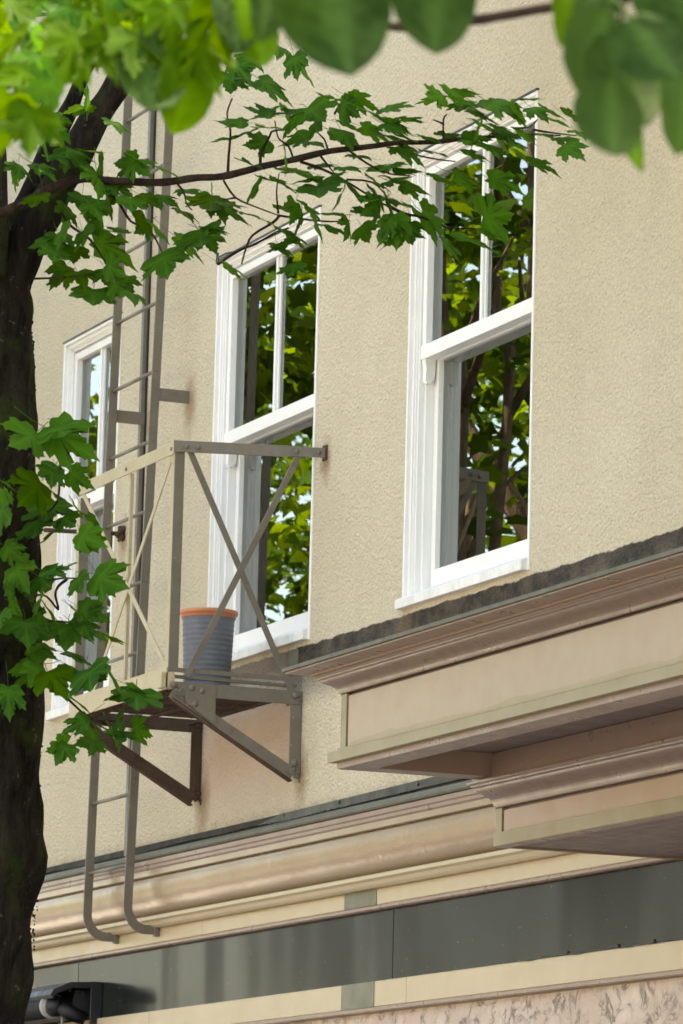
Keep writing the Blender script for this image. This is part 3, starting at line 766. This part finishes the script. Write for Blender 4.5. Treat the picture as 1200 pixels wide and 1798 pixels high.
def round_mesh(seed, m='leafr', wid=1.0):
    r = random.Random(seed); V = []; vein = []; Fc = []
    prof = [(0, -.02), (.20, -.06), (.38, .03), (.48, .18), (.51, .34), (.485, .54), (.42, .70), (.31, .84), (.16, .95), (0, 1.02)]
    cup = r.uniform(.1, .35); dr = r.uniform(.1, .35)
    rows = 12; cols = 9
    def hw(t):
        y = -.05+1.07*t
        for (a, b), (c, d) in zip(prof[1:-1], prof[2:]):
            if b <= y <= d: return a+(c-a)*(y-b)/(d-b)
        return .12 if t < .5 else .0
    for i in range(rows+1):
        t = i/rows; y = -.05+1.07*t; h = hw(t)*wid
        for j in range(cols+1):
            u = j/cols*2-1; x = u*h
            z = -dr*y*y + cup*abs(x)*.7 + .012*math.cos(y*34-abs(x)*22)
            V.append((x, y - (.05*abs(u) if i == 0 else 0), z)); vein.append(1.0 if j in (4, 5) and False else max(0, math.cos(y*34-abs(x)*22)-.6)*1.2 + (.8 if abs(u) < .12 else 0))
    for i in range(rows):
        for j in range(cols):
            a = i*(cols+1)+j; Fc.append((a, a+1, a+cols+2, a+cols+1))
    k = len(V)
    for P in (Vector((0, 0, 0)), Vector((.03, -.3, .05)), Vector((.02, -.62, .12))):
        for d in ((.014, 0, 0), (-.014, 0, 0), (0, 0, .02)): V.append(tuple(P+Vector(d))); vein.append(1.0)
    for s_ in range(2):
        for q in range(3): Fc.append((k+3*s_+q, k+3*s_+(q+1) % 3, k+3*s_+3+(q+1) % 3, k+3*s_+3+q))
    me = bpy.data.meshes.new('leaf'); me.from_pydata(V, [], Fc)
    me.polygons.foreach_set('use_smooth', [True]*len(Fc))
    a = me.attributes.new('vein', 'FLOAT', 'POINT'); a.data.foreach_set('value', vein)
    me.materials.append(M[m]); return me
MAPLE = [maple_mesh(i) for i in range(9)]
YOUNG = [maple_mesh(40+i, True, 'leafy') for i in range(6)]
def place_leaf(me, base, tip, phi, d, parent, ppos, size=None, Lpx=None, wx=1.0):
    """leaf from pixel base to pixel tip at d metres; phi rolls it about its midrib; Lpx = true length in px"""
    k = d/F; v = Vector((tip[0]-base[0], -(tip[1]-base[1]), 0)); L = v.length
    full = max(Lpx or 0, L); dz = -math.sqrt(max(0, full*full-L*L))*.9
    mvec = (rt*v.x + up*v.y + fw*dz).normalized()
    lat0 = mvec.cross(fw).normalized(); oth = lat0.cross(mvec)
    ph = R(phi)
    lat = lat0*math.cos(ph) + oth*math.sin(ph); nrm = lat.cross(mvec)
    s_ = full*k
    rotm = Matrix((lat, mvec, nrm)).transposed()
    if nrm.z < 0 and phi > 25: rotm = Matrix((-lat, mvec, -nrm)).transposed()
    o = bpy.data.objects.new('leaf', me); C.objects.link(o); o.parent = parent
    o.rotation_euler = rotm.to_euler(); o.scale = (s_*.86*wx, s_*wx, s_*wx)
    o.location = at(base[0], base[1], d) - ppos
    return o

# ------------------------------------------------------------------ maple tree beside the balcony
TD = 12.5
tb = at(-28, 1500, TD); tb = Vector((tb.x, tb.y, G))
mt = tag(empty('maple_tree', tb), 'mossy maple at the left edge whose long leafy branch crosses in front of the windows', 'tree')
def px_tube(name, pts, rads, d=TD, m='trunk', parent=mt, n=14, rough=.25, freq=9, sub=6):
    """pts (px,py[,dd]); rads in px"""
    P = [at(p[0], p[1], d+(p[2] if len(p) > 2 else 0)) for p in pts]
    Q = []; Rr = []
    for i in range(len(P)-1):
        p0 = P[max(i-1, 0)]; p1 = P[i]; p2 = P[i+1]; p3 = P[min(i+2, len(P)-1)]
        for s_ in range(sub):
            t = s_/sub
            Q.append(.5*((2*p1)+(-p0+p2)*t+(2*p0-5*p1+4*p2-p3)*t*t+(-p0+3*p1-3*p2+p3)*t**3))
            Rr.append((rads[i]*(1-t)+rads[i+1]*t)*d/F)
    Q.append(P[-1]); Rr.append(rads[-1]*d/F)
    mb = MB().tube(Q, Rr, n, True, rough, freq)
    return mb.build(name, m, parent)
tr_pts = [(-36, 1500), (-32, 1100), (-30, 800), (-28, 560), (-34, 440), (-50, 200), (-80, -60), (-90, -500)]
P0 = [Vector((tb.x, tb.y, G-.1)), Vector((tb.x, tb.y, G+.35))]
allp = P0 + [at(-60, 2100, TD), at(-52, 1800, TD)] + [at(a, b, TD) for a, b in tr_pts]
rr = [.26, .19, .165, .152, .170, .160, .144, .134, .085, .055, .05, .04]
Q = []; Rr = []
for i in range(len(allp)-1):
    for s_ in range(14):
        t = s_/14; Q.append(allp[i].lerp(allp[i+1], t)); Rr.append(rr[i]*(1-t)+rr[i+1]*t)
Q.append(allp[-1]); Rr.append(rr[-1])
MB().tube(Q, Rr, 40, True, .16, 7).build('trunk', 'trunk', mt)
px_tube('limb', [(-5, 600), (16, 500), (50, 425), (90, 350), (126, 288), (163, 218), (206, 150), (258, 82), (320, 5), (410, -120), (560, -340)], [58, 43, 34, 30, 28, 26, 22, 18, 15, 12, 8], n=20)
px_tube('limb', [(0, 500), (28, 415), (52, 350), (90, 255), (122, 190), (152, 120), (190, 55), (220, -60), (260, -300)], [44, 30, 22, 19, 15, 12, 10, 8, 6], TD+.15, n=16)
px_tube('limb', [(-24, 480), (-4, 380), (-8, 240), (-50, 20)], [40, 20, 14, 11], TD-.1, n=14)
# moss tufts on the bark
ms_ = MB()
for k in range(1300):
    py = rnd.uniform(430, 1800)
    if rnd.random() < .5: py = rnd.choice([rnd.gauss(560, 60), rnd.gauss(1455, 18), rnd.gauss(700, 60), rnd.gauss(1560, 40)])
    i = min(len(Q)-2, max(1, min(range(len(Q)), key=lambda j: abs((Q[j]-CAM).dot(up)/((Q[j]-CAM).dot(fw))*F-(899-py)))) if k % 12 == 0 else lasti)
    lasti = i
    a = rnd.uniform(-.7, 1.1); rad = Rr[i]*(.93+.07*rnd.random())
    dirv = (rt*math.cos(a) - fw*math.sin(a)).normalized()
    c = Q[i] + dirv*rad + Vector((0, 0, rnd.uniform(-.1, .1)))
    r_ = rnd.uniform(.0015, .0036)
    ms_.sphere(c, r_, 5, 3, (1, 1, rnd.uniform(.8, 1.8)))
tag(ms_.build('moss', 'moss', mt), kind='stuff')
# main branch
BR = [(-130, 425), (40, 358), (80, 335), (125, 318), (155, 314), (205, 318), (285, 320), (345, 312), (390, 310), (450, 295), (500, 284), (530, 277), (570, 267), (615, 261), (660, 256), (700, 251), (770, 249), (810, 244), (850, 241), (895, 238), (940, 236), (985, 238)]
br_r = [9, 9, 9, 8.2, 7.4, 7, 6.6, 6.3, 6.1, 5.9, 5.7, 6, 5.6, 5.2, 4.8, 4.4, 4, 3.6, 3.0, 2.4, 1.8, 1.2]
def bd(px): return TD - max(.1 + .5*max(0, px)/1000, .27 - max(0, px)*.001)
px_tube('branch', [(a, b, bd(a)-TD) for a, b in BR], br_r, m='twig', n=10, rough=.2, freq=25, sub=4)
CR = {'A': (3.3333, 360, 80), 'B': (3.3333, 680, 120), 'C': (3.5294, 60, 230), 'D': (4, 0, 720), 'E': (4, 0, 1040), 'F': (3, 0, 0)}
def cv_(r, x, y): s_, ox, oy = CR[r]; return (x/s_+ox, y/s_+oy)
TW = {'A': [[(135,745),(140,640),(150,500),(130,400),(160,310)], [(325,700),(330,630),(380,530),(400,500),(500,490)], [(520,670),(490,590),(430,540),(410,440)],
 [(720,610),(700,550),(660,510)], [(560,680),(680,720),(800,780),(900,840),(1050,930),(1200,990)], [(680,650),(760,750)], [(840,610),(950,690),(1080,750),(1200,760)],
 [(110,790),(180,890),(300,945),(435,995)], [(435,995),(400,1035),(280,1110),(240,1190),(215,1280)], [(435,995),(610,1020),(740,1030),(850,1025)], [(830,785),(980,800),(1070,890)],
 [(430,980),(420,850),(435,750)], [(75,1280),(200,1200),(300,1160),(420,1090),(490,1070)], [(760,400),(800,330),(850,300)], [(180,890),(100,905)]],
 'B': [[(330,430),(330,300),(350,270)], [(80,455),(150,500),(280,530),(400,545)], [(0,800),(100,850),(200,870),(350,930),(540,940)], [(740,350),(830,345),(880,300)], [(860,360),(950,375),(1110,395)], [(330,325),(270,300)], [(540,440),(610,380)]],
 'C': [[(890,330),(930,380),(945,450),(980,490)], [(400,330),(520,440),(600,560),(720,620),(800,760)], [(170,510),(230,590),(290,630),(370,700),(450,830)], [(0,915),(150,910),(300,895),(400,875)], [(0,220),(40,290),(50,350)]],
 'D': [[(410,210),(425,300),(420,500),(400,650),(300,740),(200,790)], [(470,1190),(410,1240),(390,1300),(410,1400),(330,1310),(260,1300),(180,1330)], [(380,1190),(470,1180),(680,1190)]],
 'E': [[(200,590),(290,610),(380,650),(480,750),(600,860),(700,905),(800,905),(815,955),(760,965),(700,935)], [(350,200),(480,210),(560,230)], [(520,665),(620,655)], [(700,905),(830,970)]]}
for r, l in TW.items():
    for pl in l:
        q = [cv_(r, *p) for p in pl]; dd = bd(q[0][0]) - TD if r in 'ABC' else -.25
        n_ = len(q); r0 = 2.9 if len(pl) > 4 else 2.2
        px_tube('twig', [(x, y, dd + (.03*math.sin(i*2.1) if i else 0)) for i, (x, y) in enumerate(q)], [r0*(1-.55*i/(n_-1)) for i in range(n_)], m='twig', n=6, rough=.15, freq=60, sub=3)
LV = {'A': '''150,170,150,330,10,1 220,190,320,235,55 325,205,570,335,40,1 780,320,610,305,70 850,300,1060,360,50 1030,375,1200,340,60 800,345,950,430,30 910,370,1140,445,65 235,450,20,470,45 400,400,200,390,50
370,380,320,470,40 560,385,370,420,55 600,360,720,490,15,1.2 540,440,420,480,40 400,480,290,500,60 370,560,200,620,30 260,500,180,580,40 600,520,410,620,45 600,560,710,580,60 740,500,960,580,50 800,500,890,620,40
790,450,920,465,65 920,480,1140,550,50 1060,460,1200,510,45 150,545,60,545,70 470,640,510,720,50 290,700,210,690,55 550,730,350,740,65 640,765,560,815,30 640,790,540,770,50 450,800,270,800,75 430,800,580,860,65
660,820,670,930,5,1.1 315,820,210,900,50 40,880,20,1050,20 80,930,130,1030,30 110,920,225,950,60 145,980,310,1050,60 230,980,340,995,75 0,1075,165,1080,75 0,1110,80,1215,30 530,920,520,1060,40 560,990,580,1090,50
450,960,560,950,50 580,940,690,990,60 640,1040,720,1110,50 700,1060,820,1050,50 800,860,790,950,55 730,990,820,975,60 840,1030,850,1150,60 950,960,930,1050,10 920,1060,975,1180,15 700,790,820,780,50 800,710,930,720,70
960,720,1180,690,60 640,700,790,710,60 870,640,990,650,65 980,790,1070,820,60 1080,790,1200,800,50 1130,600,1200,660,40 980,860,1070,900,35 1100,1000,1140,1230,20 1090,1010,1040,1220,50 1150,1050,1200,1150,30
1020,900,930,950,50 1060,900,1130,960,40 480,1100,640,1150,45 490,1170,370,1150,45 430,1170,500,1250,40 400,1050,490,1080,60 110,1280,270,1333,50 520,1280,500,1400,20 520,60,570,240,30 260,60,270,160,30 430,0,440,70,30 560,130,660,210,50
640,450,700,520,20 470,400,560,440,45 860,850,930,880,40 1010,920,940,1000,30 560,1040,500,1100,50''',
'B': '''0,230,180,210,55 320,160,190,190,30 300,180,170,155,45 395,150,580,130,50 400,180,530,190,60 450,190,330,260,20,1.2 440,200,420,290,25 470,250,690,295,75 540,200,700,210,45 600,200,840,300,40,1.1 740,250,840,310,40
850,185,700,165,70 850,235,950,300,35 935,245,1005,265,60 1045,265,1180,310,60 950,295,1065,310,75 620,340,740,340,60 520,315,640,340,70 630,370,860,390,55 860,380,1010,400,65 1000,410,1140,440,50 1040,455,1155,530,30
1110,370,1160,400,50 450,410,640,390,45 540,360,470,420,40 640,400,720,440,50 560,440,760,490,55 330,400,430,385,50 200,400,320,400,60 90,405,190,420,70 0,330,180,365,50 0,290,90,320,65 80,300,220,285,75 0,390,60,430,50
70,460,260,560,45 215,480,380,515,65 460,500,630,520,70 0,570,130,560,50 50,600,270,595,75 20,650,110,650,55 90,680,290,715,45 270,640,410,650,65 400,620,575,670,40 600,640,850,710,50 560,870,790,840,22,1.2
560,940,720,1000,60 830,540,1060,605,65 140,820,230,830,40 10,760,60,810,40 210,850,390,980,35,1.1 60,860,30,980,20 80,960,75,1100,30 40,980,0,1060,50 110,960,150,1030,30 140,900,180,980,30 330,1020,470,1080,45
400,980,720,1060,70 470,420,580,440,60 760,370,900,400,60 680,220,790,230,50 240,870,380,900,50 700,430,850,450,60''',
'C': '''190,110,400,250,40,1.1 390,260,450,420,40,1.1 300,120,450,125,70 110,150,230,200,50 0,210,170,280,55 620,200,465,190,30 620,200,720,265,30 610,165,740,205,70 780,235,935,270,65 400,210,480,260,30 680,340,600,340,60
480,330,650,400,40 660,400,830,480,45 760,400,920,450,40 600,420,600,550,20 300,400,290,555,20 350,450,430,540,30 430,440,480,560,20 400,520,370,660,40 630,540,780,580,35 700,570,650,640,30 740,590,860,640,50
930,360,1030,380,60 1100,410,1090,580,10,1.2 910,490,1010,560,60 1020,620,1075,800,5,1.25 880,660,1110,800,60 1060,605,1200,610,75 800,765,850,965,5,1.2 580,625,390,650,60 380,680,700,830,40,1.2 300,620,350,750,30
160,620,240,700,20 150,640,180,730,30 100,670,40,820,30 130,740,120,860,20 250,720,250,860,10 200,840,70,1000,30 180,880,160,990,30 270,870,335,970,30 450,830,620,910,30 440,860,480,1000,15 500,930,600,1050,20
520,980,530,1080,20 600,1000,650,1060,40 370,980,370,1150,10,1.1 540,920,620,1010,30 200,470,220,600,40 450,430,540,520,40 520,350,470,440,50 60,60,120,140,40 130,30,240,80,40 330,560,420,620,40''',
'D': '''245,165,40,320,10,1.25 360,150,760,330,30,1.3 400,110,500,260,20,1.2 400,400,250,490,30 370,420,350,590,20 490,440,700,550,25 280,510,90,720,15,1.2 370,580,460,610,60 350,650,340,860,10,1.15 390,840,360,930,40
240,780,290,960,15,1.1 525,670,620,740,50 620,740,780,920,45 450,750,560,850,20 560,870,780,990,20 600,880,710,1035,15 0,690,170,820,25,1.2 0,490,100,500,50 10,550,50,630,40 40,960,230,1100,30 100,1100,250,1310,25,1.1
340,1130,480,1140,45 470,1090,420,1150,40 270,1170,420,1290,10,1.1 540,1180,600,1300,20 680,1160,950,1280,20,1.1 700,1170,830,1350,15 280,1320,340,1380,30''',
'E': '''60,60,250,120,30,1.2 180,190,220,420,10,1.35 0,150,40,300,30 250,130,400,260,40 330,110,430,190,50 560,120,810,200,30 580,130,720,240,20 530,130,680,200,60 480,220,480,440,5,1.3 470,230,590,390,20 560,240,800,330,50
740,300,940,360,65 450,430,720,490,70 250,380,440,480,40 290,510,10,520,30,1.2 260,520,210,690,20 60,670,50,940,20 340,560,490,720,30,1.2 450,510,630,620,50 620,540,700,740,15,1.2 640,560,790,640,20 780,590,880,670,50
500,740,720,880,60 900,660,1150,770,40 960,690,970,890,15,1.25 870,690,720,740,60 600,880,420,1050,35 640,900,710,940,60 690,1030,500,1080,20 650,1040,640,1145,20 470,1070,310,1110,20 470,1070,390,1250,15
830,980,920,1050,25 840,980,860,1090,15 820,890,870,970,30 940,950,1120,1000,25 750,910,820,960,50''',
'F': '''250,630,400,760,30 240,690,330,770,30 470,520,430,590,40 640,280,530,370,20 600,640,655,710,50 190,870,330,930,60 80,900,40,980,40 100,870,130,940,40 200,1030,180,1130,30 560,230,620,330,40 440,560,400,650,30 1240,340,1330,420,30'''}
cnt = 0
for r, txt in LV.items():
    for k, it in enumerate(txt.split()):
        q = [float(x) for x in it.split(',')]
        b = cv_(r, q[0], q[1]); t = cv_(r, q[2], q[3]); sz = q[5] if len(q) > 5 else .9
        d = (bd(b[0]) if r in 'ABC' else TD-.27) + rnd.uniform(-.1, .1)
        if r == 'F': d = TD - .4
        me = (YOUNG if (r in 'EFD' and rnd.random() < .24) or (r == 'C' and rnd.random() < .2) else MAPLE)
        ang = (q[4] if q[4] < 35 else min(82, 60+(q[4]-40)*.85)) + rnd.uniform(-6, 6)
        lp = 65*sz*(1+.25*math.cos(R(q[4])) if sz > 1 else 1)
        place_leaf(rnd.choice(me), b, t, ang if rnd.random() < .5 else -ang, d, mt, tb, Lpx=lp, wx=.92); cnt += 1
print('maple leaves', cnt)

def crown(name, c, rad, n, size, m, parent, seed, clumps=60, keep=None, flat=.75):
    """leafy crown: n small maple-like leaves gathered in clumps inside an ellipsoid"""
    r = np.random.RandomState(seed); out = np.array([(0, 1), (.16, .62), (.55, .62), (.38, .2), (.45, -.1), (0, -.12), (-.45, -.1), (-.38, .2), (-.55, .62), (-.16, .62)]) - (0, .3)
    k = len(out)
    cc = r.normal(size=(clumps, 3)); cc /= np.linalg.norm(cc, axis=1)[:, None]; cc *= (r.uniform(.12, 1, (clumps, 1)))**.45
    cc = cc*np.array(rad) + np.array(c)
    cr_ = r.uniform(.25, .75, clumps)
    idx = r.randint(0, clumps, n)
    p = cc[idx] + r.normal(size=(n, 3))*np.array([.55, .55, .28])*cr_[idx][:, None]
    if keep is not None: p = p[keep(p)]
    n = len(p)
    nrm = r.normal(size=(n, 3))*.7 + np.array([0, 0, 1.0]); nrm /= np.linalg.norm(nrm, axis=1)[:, None]
    t = r.normal(size=(n, 3)); t -= nrm*(t*nrm).sum(1)[:, None]; t /= np.linalg.norm(t, axis=1)[:, None]
    b = np.cross(nrm, t); s_ = size*r.uniform(.6, 1.15, n)
    V = np.empty((n, k+1, 3)); V[:, 0] = p
    for j, (x, y) in enumerate(out):
        V[:, j+1] = p + (t*x + b*y - nrm*(.25*(x*x+y*y)))*s_[:, None]
    tri = np.array([(0, 1+j, 1+(j+1) % k) for j in range(k)])
    Fa = (np.arange(n)[:, None, None]*(k+1) + tri[None]).reshape(-1, 3)
    me = bpy.data.meshes.new(name); me.vertices.add(n*(k+1)); me.vertices.foreach_set('co', V.reshape(-1))
    me.loops.add(len(Fa)*3); me.loops.foreach_set('vertex_index', Fa.reshape(-1).astype(np.int32))
    me.polygons.add(len(Fa)); me.polygons.foreach_set('loop_start', np.arange(0, len(Fa)*3, 3, dtype=np.int32))
    me.polygons.foreach_set('loop_total', np.full(len(Fa), 3, dtype=np.int32)); me.update(); me.validate()
    me.materials.append(M[m]); o = link(name, me, parent); tag(o, kind='stuff'); return o
def above_view(p, mg=.35):
    """leaves only above or left of the sight lines to the windows (height rule for the crown's underside)"""
    q = p - np.array(CAM); z = q@np.array(fw); y = q@np.array(up); x = q@np.array(rt)
    return (y > z*(899/F)+mg) | (x < -z*(600/F)-mg)
crown('crown', (tb.x-.6, tb.y-.3, 3.6), (2.9, 2.2, 1.8), 9000, .13, 'leafb', mt, 3, 70, above_view)
# leaves deeper in the crown, beyond the limbs at the top left of the picture
crown('inner_foliage', (1.4, -2.1, 2.55), (1.0, .55, .35), 380, .11, 'leafb', mt, 5, 16)

# ------------------------------------------------------------------ nearer maple: blurred bright leaves at the upper left
ND = 6.6
nb = at(-640, 900, ND); nb = Vector((nb.x, nb.y, G))
nm = tag(empty('maple_tree', nb), 'near maple whose blurred bright yellow green leaves fill the upper left corner', 'tree')
topn = at(-560, -500, ND)
MB().tube([nb, nb.lerp(topn, .25), nb.lerp(topn, .6), topn, topn+Vector((0, 0, 1.5))], [.11, .085, .07, .05, .02], 20, True, .15, 6).build('trunk', 'trunk', nm)
def near_tube(name, pts, rads, d): px_tube(name, pts, rads, d, 'twig', nm, 8, .15, 30, 4)
near_tube('branch', [(-560, 40), (-300, 120), (-60, 118), (40, 108), (110, 92), (170, 55), (250, 20), (330, -30)], [30, 22, 14, 10, 8, 7, 6, 4], ND)
near_tube('branch', [(-560, -300), (-200, -160), (0, -90), (160, -60), (300, -20), (420, 20)], [30, 22, 15, 12, 9, 5], ND-.3)
near_tube('twig', [(-60, 190), (0, 180), (50, 150)], [9, 7, 4], ND+.2)
rn = random.Random(21)
k = 0
spots = []
for i in range(170):
    x = rn.uniform(-60, 470); y = rn.uniform(-60, 150)
    lim = 275 if x < 85 else (215 if x < 120 else (160 if x < 190 else (90 if x < 250 else (75 if x < 400 else 60))))
    if x < 85: y = rn.uniform(-40, 215)
    if y > lim-55: continue
    if 55 < x < 130 and 150 < y: continue
    spots.append((x, y))
for x, y in spots[:84]:
    a = rn.gauss(math.pi/2, .75); L = rn.uniform(62, 98); d = ND + rn.uniform(-.9, 1.2)
    place_leaf(rn.choice(YOUNG if rn.random() < .72 else MAPLE), (x, y), (x+L*math.cos(a), y+L*math.sin(a)*.8), rn.uniform(-60, 60), d, nm, nb, Lpx=L*1.15)
NR = [round_mesh(90, 'leafr'), round_mesh(91, 'leafy'), round_mesh(92, 'leafr')]
for b, t, ph, L, q_ in (((278, 70), (262, 205), 15, 150, 0), ((335, 95), (318, 232), 40, 145, 1), ((352, 70), (378, 180), 30, 110, -1), ((240, 60), (235, 150), 20, 110, -1), ((60, 190), (45, 292), 20, 110, -1), ((20, 170), (-5, 280), 20, 110, -1),
        ((190, 60), (200, 165), 25, 110, -1), ((440, 0), (455, 118), 30, 110, 1), ((385, 0), (395, 125), 20, 110, -1), ((300, 10), (310, 110), 30, 110, -1), ((130, 60), (120, 160), 40, 120, -1), ((410, -20), (425, 90), 35, 120, 0)):
    place_leaf(rn.choice(YOUNG) if q_ < 0 else NR[q_], b, t, ph, ND-1.2, nm, nb, Lpx=L)
crown('crown', (nb.x-.3, nb.y-.5, 1.9), (1.6, 1.4, .9), 2600, .12, 'leafb', nm, 9, 30, lambda p: above_view(p, .25))

# ------------------------------------------------------------------ round leaved tree close to the camera
LD = 4.0
lb = at(4650, 900, LD+.9); lb = Vector((lb.x, lb.y, G))
lt = tag(empty('linden_tree', lb), 'tree with large blurred heart shaped leaves hanging in from the top right', 'tree')
lt_top = at(4500, -1100, LD+.9)
MB().tube([lb, lb.lerp(lt_top, .3), lb.lerp(lt_top, .7), lt_top, lt_top+Vector((0, 0, 1.2))], [.10, .075, .06, .05, .02], 20, True, .12, 6).build('trunk', 'trunk', lt)
px_tube('branch', [(4520, -1000, -.4), (3300, -820, -.2), (2300, -520), (1700, -260), (1330, -70), (1180, -30), (1060, 4), (960, 14), (850, 33), (770, 42), (700, 47), (640, 40), (560, 20), (480, -40)], [60, 46, 34, 24, 15, 12, 9.5, 9.5, 9, 8.5, 9, 7, 5, 3], LD+1.3, 'twig', lt, 12, .25, 40, 5)
px_tube('branch', [(4510, -1050, .9), (3300, -950, .5), (2300, -720, .1), (1700, -400), (1200, -160), (900, -140), (560, -110)], [56, 44, 34, 22, 14, 10, 6], LD, 'twig', lt, 10, .2, 40, 5)
px_tube('twig', [(1180, -158), (1120, -60), (1090, 30), (1085, 100)], [9, 7, 5, 4], LD, 'twig', lt, 8, .1, 30, 4)
RM = [round_mesh(i, 'leafr') for i in range(5)]; RY = [round_mesh(60+i, 'leafy') for i in range(3)]
for b, t, ph, L, bright, dd in (((572, -105), (604, 140), 8, 245, 0, 0), ((768, -85), (752, 98), 12, 183, 0, .1), ((993, -38), (1004, 70), 52, 125, 1, .2), ((1062, 30), (1012, 182), 38, 165, 0, .1), ((1110, 40), (1186, 165), 15, 170, 0, -.1),
        ((1085, 70), (1112, 232), 25, 165, 0, .05), ((1075, 150), (1062, 292), 12, 150, 0, 0), ((1112, 190), (1098, 305), 55, 120, 1, .3), ((1165, -80), (1250, 105), 10, 205, 0, 0), ((1190, 130), (1168, 246), 50, 125, 1, .3), ((1215, 120), (1205, 260), 30, 150, 0, .2),
        ((470, -50), (478, 62), 50, 125, 0, .2), ((430, -40), (452, 60), 60, 120, 1, .3), ((1050, -60), (1045, 40), 40, 130, 0, .2), ((665, -130), (640, -20), 30, 130, 0, .2), ((850, -160), (860, -30), 20, 150, 0, 0), ((1260, 60), (1290, 220), 20, 160, 0, 0)):
    place_leaf(rn.choice(RY if bright else RM), b, t, ph, LD+dd, lt, lb, Lpx=L)
px_tube('petiole', [(1075, 5), (1100, 25), (1130, 50), (1155, 78)], [5, 5, 4.5, 4], LD-.05, 'leafr', lt, 8, .02, 10, 4)
crown('crown', (lb.x+.1, lb.y-.1, .9), (1.3, 1.0, .7), 1500, .10, 'leafb', lt, 12, 24, lambda p: above_view(p, .25))

# ------------------------------------------------------------------ street trees that the window panes reflect
def street_tree(x, y, h, seed, label, n=9000, rad=(2.6, 2.3, 2.4), bark='palebark', group='street trees farther down the pavement'):
    r = random.Random(seed); base = Vector((x, y, G))
    t = tag(empty('street_tree', base), label, 'tree', group)
    zc = G+h
    tp = [base, base+Vector((.05, 0, 1.6)), base+Vector((r.uniform(-.2, .2), r.uniform(-.2, .2), h*.52))]
    MB().tube([tp[0], tp[0].lerp(tp[1], .2), tp[1], tp[2]], [.26, .19, .165, .14], 18, True, .12, 5).build('trunk', bark, t)
    for i in range(7):
        a = i*2.4+r.uniform(-.4, .4); e = Vector((math.cos(a)*rad[0]*.75, math.sin(a)*rad[1]*.75, h*.42+r.uniform(-.8, .6)))
        p0 = tp[2]+Vector((0, 0, -r.uniform(0, .8))); p1 = p0+e*.35+Vector((0, 0, .5)); p2 = p0+e*.7+Vector((r.uniform(-.2, .2), r.uniform(-.2, .2), .3)); p3 = p0+e
        MB().tube([p0, p1, p2, p3], [.10, .075, .05, .02], 10, True, .12, 6).build('limb', bark, t)
    crown('crown', (x, y, zc), rad, n, .14, 'leafb', t, seed, 55)
    return t
street_tree(-5.6, -3.7, 7.3, 31, 'nearest street tree reflected in the window panes beyond the mossy maple', 3900)
street_tree(-12.5, -4.6, 7.6, 32, 'second street tree along the kerb with pale trunk', 3600)
street_tree(-19.5, -5.2, 8.0, 33, 'third street tree along the kerb with pale trunk', 2800)
street_tree(-20, -15.5, 8.5, 34, 'street tree on the far pavement with wide crown', 5000, (3.5, 3, 3), group='street trees across the road')
street_tree(-30, -13.5, 9.5, 35, 'farthest street tree across the road', 4500, (4, 3.5, 3.5), group='street trees across the road')
sb_ = Vector((-4.5, -1.95, G))
st_ = tag(empty('street_tree', sb_), 'slender pale multi stemmed tree close to the wall left of the windows', 'tree')
for dx, dy, lean, r0 in ((0, 0, .10, .075), (.12, .22, -.12, .05), (-.2, -.28, .22, .06), (.1, -.6, -.25, .06)):
    p = [sb_+Vector((dx*.5+lean*k*.12+.05*math.sin(k*1.3+dx*9), dy+.04*math.cos(k*1.7+dy*5), k*1.0)) for k in range(10)]
    MB().tube(p, [r0*.62*(1.25-.08*k) for k in range(10)], 12, True, .12, 6).build('stem', 'palebark', st_)
    for k in (5, 6, 7, 8):
        a = k*2.1+dx*7; e = Vector((math.cos(a)*.8, math.sin(a)*.5, .7))
        MB().tube([p[k], p[k]+e*.5+Vector((0, 0, .1)), p[k]+e], [.028, .018, .008], 8, True, .1, 6).build('limb', 'palebark', st_)
crown('crown', (-4.6, -2.15, 2.7), (1.1, .8, 1.6), 800, .12, 'leafb', st_, 77, 24)
# houses across the road
for x0, x1, h, lb_ in ((-34, -22, 7.5, 'far left two storey house across the road'), (-21, -6, 6.2, 'middle long low house across the road'), (-5, 12, 7.0, 'house straight across the road from the shop'), (13, 34, 8, 'far right house across the road')):
    hb = tag(empty('town_house', ((x0+x1)/2, -24, G)), lb_, 'house')
    MB().box(x0, x1, -30, -21, G, G+h).build('wall', 'bldg', hb)
    MB().strip([(-31, G+h), (-20.5, G+h), (-25.5, G+h+2.2)], x0-.4, x1+.4).build('roof', 'flash', hb)
    nwin = int((x1-x0)/2.6)
    for i in range(nwin):
        for zz in (G+1.1, G+4.0):
            if zz+1.5 > G+h: continue
            xx = x0+1+i*2.6
            fo = MB().box(xx, xx+1.2, -21.0, -20.94, zz, zz+1.5).build('window', 'white', hb)
            MB().box(xx+.08, xx+1.12, -20.94, -20.93, zz+.08, zz+1.42).build('pane', 'sign', fo)
